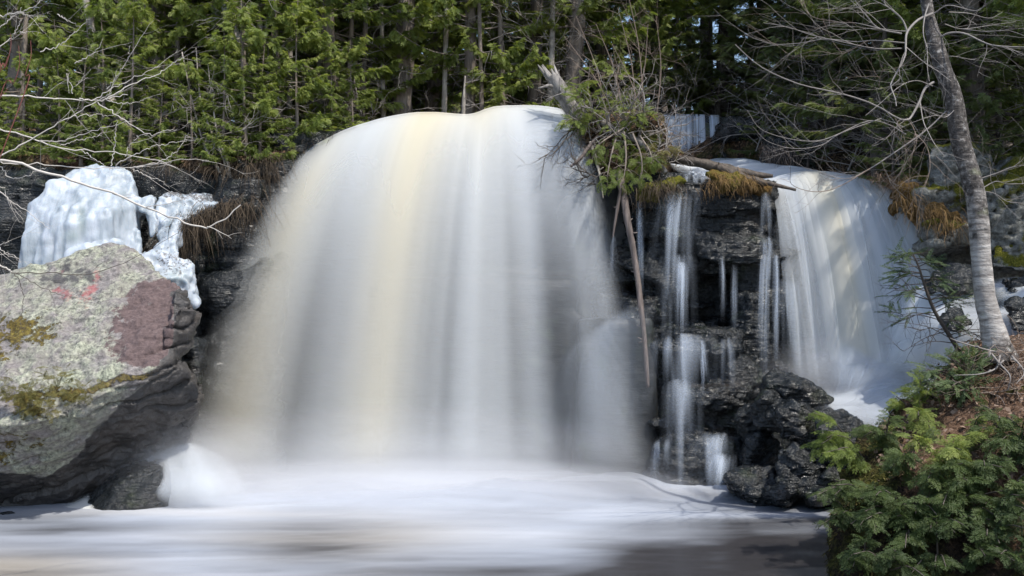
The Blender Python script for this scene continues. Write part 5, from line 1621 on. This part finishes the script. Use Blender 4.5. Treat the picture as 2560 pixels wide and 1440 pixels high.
SG = "cedar seedlings on the bank"
tips = [  # px, py, lean, number, size, tone set darker for the shaded tips, label
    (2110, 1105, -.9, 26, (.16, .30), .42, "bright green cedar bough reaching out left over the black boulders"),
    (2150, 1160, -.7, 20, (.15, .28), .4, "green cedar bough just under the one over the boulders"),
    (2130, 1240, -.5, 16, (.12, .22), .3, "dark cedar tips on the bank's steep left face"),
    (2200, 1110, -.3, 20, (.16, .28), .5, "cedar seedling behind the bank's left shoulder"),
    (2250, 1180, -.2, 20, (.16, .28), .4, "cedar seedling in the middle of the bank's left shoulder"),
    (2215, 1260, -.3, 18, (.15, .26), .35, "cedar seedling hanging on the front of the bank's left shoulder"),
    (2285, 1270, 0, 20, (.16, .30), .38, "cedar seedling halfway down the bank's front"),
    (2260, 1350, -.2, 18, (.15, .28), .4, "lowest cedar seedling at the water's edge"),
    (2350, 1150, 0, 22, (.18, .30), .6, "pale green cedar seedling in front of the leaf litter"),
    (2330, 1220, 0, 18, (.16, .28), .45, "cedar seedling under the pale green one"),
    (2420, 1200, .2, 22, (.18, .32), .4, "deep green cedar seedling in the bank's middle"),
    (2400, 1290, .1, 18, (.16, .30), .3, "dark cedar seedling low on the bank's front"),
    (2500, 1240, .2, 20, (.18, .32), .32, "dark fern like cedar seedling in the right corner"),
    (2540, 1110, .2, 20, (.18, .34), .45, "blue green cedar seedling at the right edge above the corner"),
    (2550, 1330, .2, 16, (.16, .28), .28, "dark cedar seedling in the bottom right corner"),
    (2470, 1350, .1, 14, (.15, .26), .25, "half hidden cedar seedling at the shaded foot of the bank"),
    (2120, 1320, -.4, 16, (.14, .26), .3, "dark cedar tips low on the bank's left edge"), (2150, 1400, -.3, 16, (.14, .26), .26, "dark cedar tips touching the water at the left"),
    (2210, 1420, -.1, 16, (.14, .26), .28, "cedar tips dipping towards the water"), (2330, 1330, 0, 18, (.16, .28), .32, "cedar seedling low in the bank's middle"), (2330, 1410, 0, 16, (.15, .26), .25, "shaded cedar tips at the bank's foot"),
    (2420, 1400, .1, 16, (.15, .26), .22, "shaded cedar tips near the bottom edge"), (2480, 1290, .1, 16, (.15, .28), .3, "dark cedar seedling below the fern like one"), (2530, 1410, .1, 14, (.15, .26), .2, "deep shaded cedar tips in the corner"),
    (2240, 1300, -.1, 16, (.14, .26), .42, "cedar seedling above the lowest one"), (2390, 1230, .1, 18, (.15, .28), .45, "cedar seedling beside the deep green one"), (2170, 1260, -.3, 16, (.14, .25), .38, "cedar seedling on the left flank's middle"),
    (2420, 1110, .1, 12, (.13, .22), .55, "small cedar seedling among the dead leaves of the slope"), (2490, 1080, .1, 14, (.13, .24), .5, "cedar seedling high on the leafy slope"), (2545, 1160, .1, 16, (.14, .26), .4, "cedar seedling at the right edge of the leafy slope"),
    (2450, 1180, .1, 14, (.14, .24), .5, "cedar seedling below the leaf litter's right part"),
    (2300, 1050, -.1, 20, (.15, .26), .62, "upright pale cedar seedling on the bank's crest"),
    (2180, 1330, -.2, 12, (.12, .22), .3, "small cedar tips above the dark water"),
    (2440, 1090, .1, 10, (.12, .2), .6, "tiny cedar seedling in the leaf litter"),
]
for k, (px, py, lean, n, size, tone, lab) in enumerate(tips):
    rng = np.random.default_rng(900 + k)
    p, nn = on_bank(px, py)
    t = thing("cedar_seedling", p, lab, "cedar", SG)
    sm, lf = MB(), MB()
    pos, dr, nm = [], [], []
    for j in range(4):
        d = np.array((lean + rng.normal(0, .35), -.55 + rng.normal(0, .25), .45 + rng.normal(0, .25))) + nn * .35
        d /= np.linalg.norm(d)
        L = rng.uniform(.25, .5) * (1.25 if k < 2 else 1)
        c = np.array([p - nn * .03, p + d * L * .5 + (0, 0, .03), p + d * L + (0, 0, -.08)])
        q = smooth_path(c, 8)
        tube(sm, q, np.linspace(.008, .003, 8), 4, np.array((.4, 0, 0, 1)), cap=False)
        for m in range(n):
            f = rng.uniform(.15, 1)
            b = q[min(int(f * 7), 6)]
            sd = np.cross(d, (0, 0, 1.0)) * rng.choice((-1, 1)) * rng.uniform(.3, 1.2)
            pos.append(b)
            dr.append(d * rng.uniform(.3, 1) + sd + np.array((0, 0, rng.uniform(-.75, .05))))
            nm.append(np.array((rng.normal(0, .3), -.55 + rng.normal(0, .3), 1)))
    m = len(pos)
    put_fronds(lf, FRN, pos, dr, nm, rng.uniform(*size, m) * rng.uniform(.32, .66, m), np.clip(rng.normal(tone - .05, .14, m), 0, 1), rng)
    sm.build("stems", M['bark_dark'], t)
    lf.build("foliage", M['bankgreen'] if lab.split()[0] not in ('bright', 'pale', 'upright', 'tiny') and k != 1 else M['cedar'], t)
spray_shrub("cedar_seedling", "tall feathery cedar seedling topping the bank in front of the curved fall's apron", "cedar",
            [[(2300, 1040, 8.7), (2295, 1000, 8.65), (2290, 955, 8.6)], [(2300, 1030, 8.7), (2325, 990, 8.65), (2335, 965, 8.6)], [(2300, 1040, 8.7), (2265, 1010, 8.6), (2240, 990, 8.6)], [(2300, 1060, 8.6), (2270, 1060, 8.4), (2235, 1070, 8.3)],
             [(2310, 1060, 8.6), (2350, 1040, 8.5), (2380, 1030, 8.4)]], M['cedar'], M['bark'], 13, (.10, .17), 930, group=SG, hang=.15, tone=.5, side=.12, r=.01)
spray_shrub("fir_seedling", "dark fir tuft at the birch's foot above the leaf litter", "fir",
            [[(2410, 960, 8.5), (2360, 930, 8.4), (2310, 925, 8.3)], [(2420, 960, 8.5), (2390, 910, 8.4), (2370, 890, 8.4)], [(2420, 970, 8.5), (2430, 920, 8.4), (2440, 890, 8.4)], [(2410, 970, 8.4), (2350, 965, 8.3), (2320, 960, 8.3)],
             [(2430, 965, 8.4), (2400, 955, 8.2), (2380, 965, 8.1)]], M['spruce'], M['bark_dark'], 22, (.10, .2), 931, shapes=NEED, hang=.1, tone=.45, side=.14, r=.01)
# the thin sapling in front of the curved fall
t = thing("hemlock_sapling", P(2405, 885, 8.9), "thin hemlock sapling leaning left across the curved fall", "hemlock")
rng = np.random.default_rng(940)
st = smooth_path([P(*q) for q in [(2405, 888, 8.9), (2368, 830, 8.85), (2335, 775, 8.8), (2312, 715, 8.8), (2296, 665, 8.8), (2280, 630, 8.8)]], 30)
sm, lf, tw = MB(), MB(), MB()
tube(sm, st, np.linspace(.022, .005, 30), 6, np.array((.3, 0, 0, 1)))
pos, dr = [], []
for k in range(30):
    f = .12 + .88 * k / 29
    p = st[min(int(f * 29), 28)]
    for sd in (-1, 1):
        L = (.42 if sd < 0 else .26) * (1.15 - f) + .10
        if rng.random() < .12:
            continue
        d = np.array((sd * rng.uniform(.6, 1), rng.normal(0, .4), rng.uniform(-.25, .35)))
        d /= np.linalg.norm(d)
        c = smooth_path([p, p + d * L * .5 + (0, 0, .015), p + d * L + (0, 0, -.03)], 8)
        tube(sm, c, np.linspace(.005, .002, 8), 3, np.array((.3, 0, 0, 1)), cap=False)
        if f > .3 and rng.random() < .8:
            for m in range(6):
                g = rng.uniform(.3, 1)
                pos.append(c[min(int(g * 7), 7)])
                dr.append(d + rng.normal(0, .45, 3))
        else:
            for m in range(3):
                twigs(tw, c[rng.integers(3, 8)], d + rng.normal(0, .5, 3), L * .5, .003, rng, 1, 3, .3, kids=3, tone=.2)
m = len(pos)
put_fronds(lf, NEED, pos, dr, np.c_[rng.normal(0, .3, m), rng.normal(-.3, .3, m), np.ones(m)], rng.uniform(.09, .17, m), np.clip(rng.normal(.4, .15, m), 0, 1), rng)
sm.build("trunk", M['twig_dark'], t)
lf.build("crown", M['spruce'], t)
tw.build("dead_branches", M['twig_dark'], t)["kind"] = "stuff"

# the leaning birch
t = thing("birch_tree", P(2496, 880, 8.6), "leaning silver birch with flaking bark on the right bank", "birch")
bp = smooth_path([P(*q) for q in [(2500, 900, 8.6), (2482, 820, 8.6), (2466, 762, 8.6), (2459, 720, 8.6), (2450, 588, 8.6), (2438, 484, 8.6), (2408, 380, 8.6), (2396, 320, 8.6), (2379, 235, 8.6), (2357, 168, 8.6), (2328, 67, 8.65), (2316, 0, 8.7), (2304, -120, 8.7), (2298, -320, 8.75)]], 110)
rr = np.interp(np.linspace(0, 1, 110), [0, .04, .10, .2, .4, .55, .7, .78, 1], [.15, .115, .09, .082, .081, .075, .066, .052, .035])
px_, py_ = pix(bp)
mb = MB()
tone = np.repeat(np.c_[np.interp(py_, [0, 300, 520, 640, 760, 860], [.8, .75, .55, .3, .25, .5])], 16, 0)
v0 = MB()
tube(v0, bp, rr, 16, rough=.13, seed=77)
Vb = v0.V[0]
tn = np.r_[tone[:, 0], .5, .5]
mb.add(Vb, v0.Q[0], v0.T[0] if v0.T else None, np.c_[tn, tn, tn, tn * 0 + 1])
mb.build("trunk", M['birch'], t)
zz = lambda *a: [(1700 + .336 * x, .336 * y) for x, y in a]
limbs = [
    (zz((1890, 610), (1820, 660), (1780, 760), (1720, 870), (1690, 890), (1620, 880), (1450, 780), (1250, 710), (1080, 670), (900, 630), (700, 550), (550, 460), (410, 330)), .019, 0),
    (zz((1785, 750), (1810, 900), (1850, 990), (1900, 1080), (1975, 1170)), .009, 0),
    (zz((2080, 780), (1990, 820), (1830, 970), (1560, 1160), (1420, 1250), (1270, 1325), (1150, 1320), (1050, 1290)), .013, 0),
    (zz((1420, 1250), (1200, 1380), (1060, 1425), (930, 1415), (830, 1370), (820, 1300)), .008, 1),
    (zz((1880, 100), (1770, 150), (1690, 240), (1680, 330), (1670, 430), (1580, 600), (1570, 650), (1600, 730), (1610, 790)), .020, 0),
    (zz((1690, 230), (1650, 140), (1560, 60), (1440, 0)), .015, 0), (zz((1650, 250), (1480, 210), (1380, 110), (1300, 0)), .013, 0),
    (zz((1850, 30), (1820, 130), (1810, 250), (1840, 370), (1840, 500), (1855, 605)), .011, 0),
    (zz((1930, 280), (2010, 245), (2120, 250), (2250, 310), (2350, 340), (2560, 350), (2700, 330)), .016, 0), (zz((2350, 340), (2450, 360), (2580, 420)), .009, 0),
    (zz((1890, 100), (2000, 40), (2200, 80), (2290, 20)), .010, 0), (zz((2000, 90), (2150, 100), (2300, 135), (2400, 90)), .008, 0), (zz((1970, 180), (2100, 215), (2300, 190), (2500, 160)), .008, 0), (zz((2100, 215), (2300, 235), (2480, 210)), .006, 0),
    (zz((1680, 320), (1450, 300), (1300, 310), (1080, 290), (900, 320), (700, 330), (600, 300)), .010, 0), (zz((1650, 360), (1450, 360), (1200, 310), (980, 260), (800, 200), (620, 170)), .010, 0),
    (zz((1480, 210), (1300, 170), (1200, 180), (1040, 210), (900, 300)), .007, 0), (zz((1300, 170), (1150, 160), (980, 120), (880, 0)), .006, 1), (zz((1400, 300), (1200, 400), (1000, 380), (820, 430)), .006, 1),
    (zz((1680, 1000), (1560, 930), (1400, 900), (1150, 1010), (1000, 1050), (800, 1030), (600, 960), (500, 820)), .009, 0), (zz((1500, 880), (1200, 990), (1050, 1080), (850, 1105), (650, 1050), (540, 940)), .007, 0),
    (zz((2250, 1400), (2350, 1350), (2450, 1370), (2620, 1360)), .008, 0), (zz((2240, 1420), (2340, 1440), (2440, 1500), (2560, 1510)), .007, 0), (zz((2230, 1330), (2350, 1290), (2480, 1240), (2620, 1230)), .007, 0),
    (zz((1600, 880), (1660, 1000), (1680, 1150), (1640, 1300)), .006, 1), (zz((1760, 1000), (1840, 1100), (1860, 1250), (1820, 1400)), .006, 1), (zz((1480, 640), (1500, 540), (1540, 500)), .007, 1), (zz((1690, 880), (1740, 960), (1760, 1060), (1700, 1200)), .007, 1),
    (zz((2060, 800), (1980, 870), (1900, 860), (1800, 880)), .007, 0), (zz((1880, 640), (1760, 600), (1640, 640), (1500, 760), (1380, 860)), .008, 0), (zz((1900, 420), (2040, 420), (2200, 440), (2330, 360)), .007, 0),
]
rng = np.random.default_rng(950)
for k, (pts, r, dk) in enumerate(limbs):
    mb = MB()
    y0 = 8.6
    dy = rng.uniform(-.9, .5)
    m = len(pts)
    path = smooth_path([P(x, y, y0 + dy * j / m) for j, (x, y) in enumerate(pts)], 26)
    tube(mb, path, np.linspace(r * .58, r * .18, 26), 5, np.array((.55, 0, 0, 1)), cap=False)
    for j in range(5):
        i = rng.integers(5, 25)
        d = path[i] - path[i - 1]
        d /= np.linalg.norm(d)
        twigs(mb, path[i], d + rng.normal(0, .55, 3) + (0, 0, .15), rng.uniform(.25, .75), max(r * .2, .0018), rng, 1, 3, .22, .02, kids=3, tone=rng.uniform(.3, .8))
    mb.build("branch", M['twig'] if not dk else M['twig_brown'], t)
# loose roots and twigs at the birch's foot
mb = MB()
for k in range(46):
    p, nn = on_bank(rng.uniform(2400, 2640), rng.uniform(870, 980))
    twigs(mb, p, np.array((rng.normal(0, .8), -.5, rng.uniform(.1, .9))), rng.uniform(.25, .6), .006, rng, 1, 3, .4, kids=4)
tag(mb.build("twig_tangle", M['twig_brown'], loc=P(2500, 900, 8.4)), "brown twig tangle around the birch's foot", "twigs")
for k, (pts, lab) in enumerate([([(2490, 880, 8.2), (2450, 870, 8.1), (2400, 855, 8.0), (2375, 845, 8.0)], "pale bare root reaching left from the birch's foot"), ([(2500, 890, 8.2), (2490, 920, 8.05), (2450, 935, 7.95), (2385, 938, 7.95)], "pale forked root lying above the leaf litter"),
                                ([(2475, 880, 8.2), (2500, 910, 8.0), (2525, 940, 7.9), (2520, 975, 7.9)], "pale root curving down right of the fir tuft"), ([(2530, 890, 8.2), (2560, 930, 8.0), (2540, 960, 7.9)], "pale root at the right edge below the birch")]):
    log("root", lab, pts, [.009, .007, .005, .002], M['twig'], 960 + k, 5, 2, "root", .1)

# ------------------------------------------------------------------ bare shrub whose branches reach in from the left
z1 = lambda *a: [(.336 * x, .336 * y) for x, y in a]
t = thing("bare_shrub", P(-520, 1200, 6.4), "pale leafless shrub reaching in over the boulder from the left edge", "shrub")
mb = MB()
for path in ([(-520, 1250, 6.4), (-480, 900, 6.3), (-420, 620, 6.2), (-330, 420, 6.1), (-200, 200, 6.0), (-120, -60, 6.0)], [(-450, 760, 6.25), (-330, 560, 6.1), (-200, 470, 6.0)], [(-420, 620, 6.2), (-420, 420, 6.2), (-380, 200, 6.2)]):
    tube(mb, smooth_path([P(*q) for q in path], 30), np.linspace(.035, .015, 30), 7, np.array((.4, 0, 0, 1)))
mb.build("stems", M['bark_pale'], t)
left_limbs = [
    (z1((-500, 760), (0, 720), (300, 725), (500, 738), (700, 745), (850, 725), (960, 700)), .009), (z1((600, 742), (700, 740), (820, 670), (1000, 580), (1190, 490)), .006), (z1((780, 740), (1000, 620), (1200, 540), (1300, 460), (1370, 425)), .006),
    (z1((-500, 1350), (0, 1160), (250, 1030), (500, 880), (720, 750), (830, 690)), .008), (z1((-500, 800), (0, 960), (230, 1030), (400, 1085), (600, 1115), (850, 1140), (1000, 1165), (1200, 1195), (1310, 1250)), .008), (z1((720, 760), (850, 840), (980, 930), (1100, 1000), (1220, 975), (1320, 965)), .006),
    ([(-260, 400), (0, 402), (118, 433), (200, 458), (270, 480), (350, 512), (430, 545), (480, 562), (520, 566), (560, 548), (595, 512)], .014), (z1((0, 1210), (120, 1215), (350, 1225), (600, 1250), (850, 1250), (1100, 1230), (1350, 1190), (1550, 1200)), .006),
    (z1((-300, 200), (0, 115), (150, 95), (250, 50), (330, -20)), .007), (z1((150, 95), (230, 120), (320, 125)), .004), (z1((-300, 330), (0, 200), (90, 130), (160, 60)), .006), (z1((-300, 500), (0, 340), (100, 260), (160, 150)), .006), (z1((150, 240), (190, 245), (220, 235)), .003),
    (z1((600, 1115), (700, 1180), (790, 1240), (850, 1260)), .005), (z1((830, 1235), (850, 1100), (860, 980), (870, 890)), .005), (z1((940, 1165), (960, 1090), (1030, 1020), (1100, 1000)), .004), (z1((860, 1230), (1000, 1150), (1150, 1090), (1300, 1060), (1400, 1040)), .005),
    (z1((980, 1250), (1200, 1200), (1330, 1110), (1400, 990)), .005), (z1((280, 1050), (450, 1050), (600, 1010), (800, 940), (1010, 895)), .005), (z1((450, 1080), (600, 1040), (760, 1005)), .004), (z1((550, 870), (680, 850), (800, 860), (940, 825)), .004), (z1((430, 110), (520, 160), (600, 200)), .004), (z1((300, 385), (450, 330), (560, 240), (660, 140)), .005), (z1((560, 470), (660, 420), (730, 360), (770, 290)), .005), (z1((800, 660), (880, 560), (950, 440), (965, 340)), .004), (z1((540, 700), (500, 550), (520, 690), (600, 590), (680, 520)), .003), (z1((980, 1260), (1100, 1310), (1200, 1350), (1260, 1395)), .004), (z1((780, 740), (900, 770), (1000, 760), (1120, 720)), .004),
    ([(-200, 640), (0, 672), (40, 682), (130, 682), (200, 690), (290, 665), (360, 632), (450, 580)], .006), ([(40, 682), (110, 720), (160, 738), (230, 750)], .004), ([(40, 682), (58, 740), (52, 800), (45, 850)], .004), ([(-200, 600), (0, 664), (30, 680)], .012),
    (z1((-200, 1180), (0, 1240), (80, 1325), (250, 1285), (350, 1240)), .006), ([(-100, 420), (0, 480), (30, 505), (70, 530), (122, 572)], .006), ([(-100, 450), (0, 465), (20, 500), (60, 555)], .005), ([(-80, 640), (0, 612), (30, 602)], .005), ([(-80, 640), (20, 640), (50, 655)], .004), ([(-60, 560), (0, 622), (50, 645)], .005),
]
rng = np.random.default_rng(970)
for k, (pts, r) in enumerate(left_limbs):
    mb = MB()
    m = len(pts)
    dy = rng.uniform(-.5, .5)
    path = smooth_path([P(x, y, 6.1 + dy * min(1, max(0, x + 100) / 500)) for j, (x, y) in enumerate(pts)], 30)
    jit = rng.normal(0, .004, path.shape)
    tube(mb, path + jit, np.linspace(r * .62, r * .22, 30), 5, np.array((.6, 0, 0, 1)), cap=False)
    for j in range(3 if k < 12 else 1):
        i = rng.integers(9, 29)
        d = path[i] - path[i - 1]
        d /= np.linalg.norm(d)
        twigs(mb, path[i], d + rng.normal(0, .5, 3) + (0, 0, .1), rng.uniform(.1, .32), max(r * .2, .0014), rng, 1, 3, .22, kids=2, tone=rng.uniform(.4, .8))
    mb.build("branch", M['twig_pale'] if not (27 < k < 31) else M['twig_dark'], t)  # three dark strips across the boulder among the pale limbs
t = thing("bare_shrub", P(-120, 700, 5.6), "shrub of reddish bare shoots at the upper left edge", "shrub")
for pts in (z1((0, 720), (100, 620), (145, 480), (138, 340)), z1((180, 700), (190, 560), (230, 420), (228, 300)), z1((-20, 600), (40, 500), (80, 350), (78, 250)), z1((-60, 560), (20, 520), (60, 420)), z1((-100, 800), (0, 720), (60, 660))):
    mb = MB()
    path = smooth_path([P(-120, 700, 5.6)] + [P(x, y, 5.7) for x, y in pts], 22)
    tube(mb, path, np.linspace(.0035, .0015, 22), 5, np.array((.5, 0, 0, 1)), cap=False)
    mb.build("shoot", M['twig_red'], t)
# yellow green plants on the boulder
for k, (px, py, Y, n, lab) in enumerate([(40, 985, 9.35, 60, "yellow green fern clump on the boulder's lower left"), (95, 1010, 9.35, 50, "yellow fern clump beside the boulder's mossy crack"), (150, 940, 9.5, 26, "small bright yellow fern on the boulder"), (190, 985, 9.5, 30, "green fern in the boulder's crack")]):
    rng = np.random.default_rng(990 + k)
    t = thing("fern", P(px, py, Y), lab, "fern", "ferns on the boulder")
    lf = MB()
    b = P(px, py, Y) + rng.normal(0, (.10, .03, .05), (n, 3))
    b[:, 1] += .02
    put_fronds(lf, FRN, b, np.c_[rng.normal(0, .6, n), -np.abs(rng.normal(.4, .2, n)), rng.normal(.0, .6, n)], np.c_[rng.normal(0, .4, n), rng.normal(-.5, .4, n), np.ones(n)], rng.uniform(.06, .13, n), rng.normal(.6, .2, n), rng)
    lf.build("fronds", M['olive'], t)
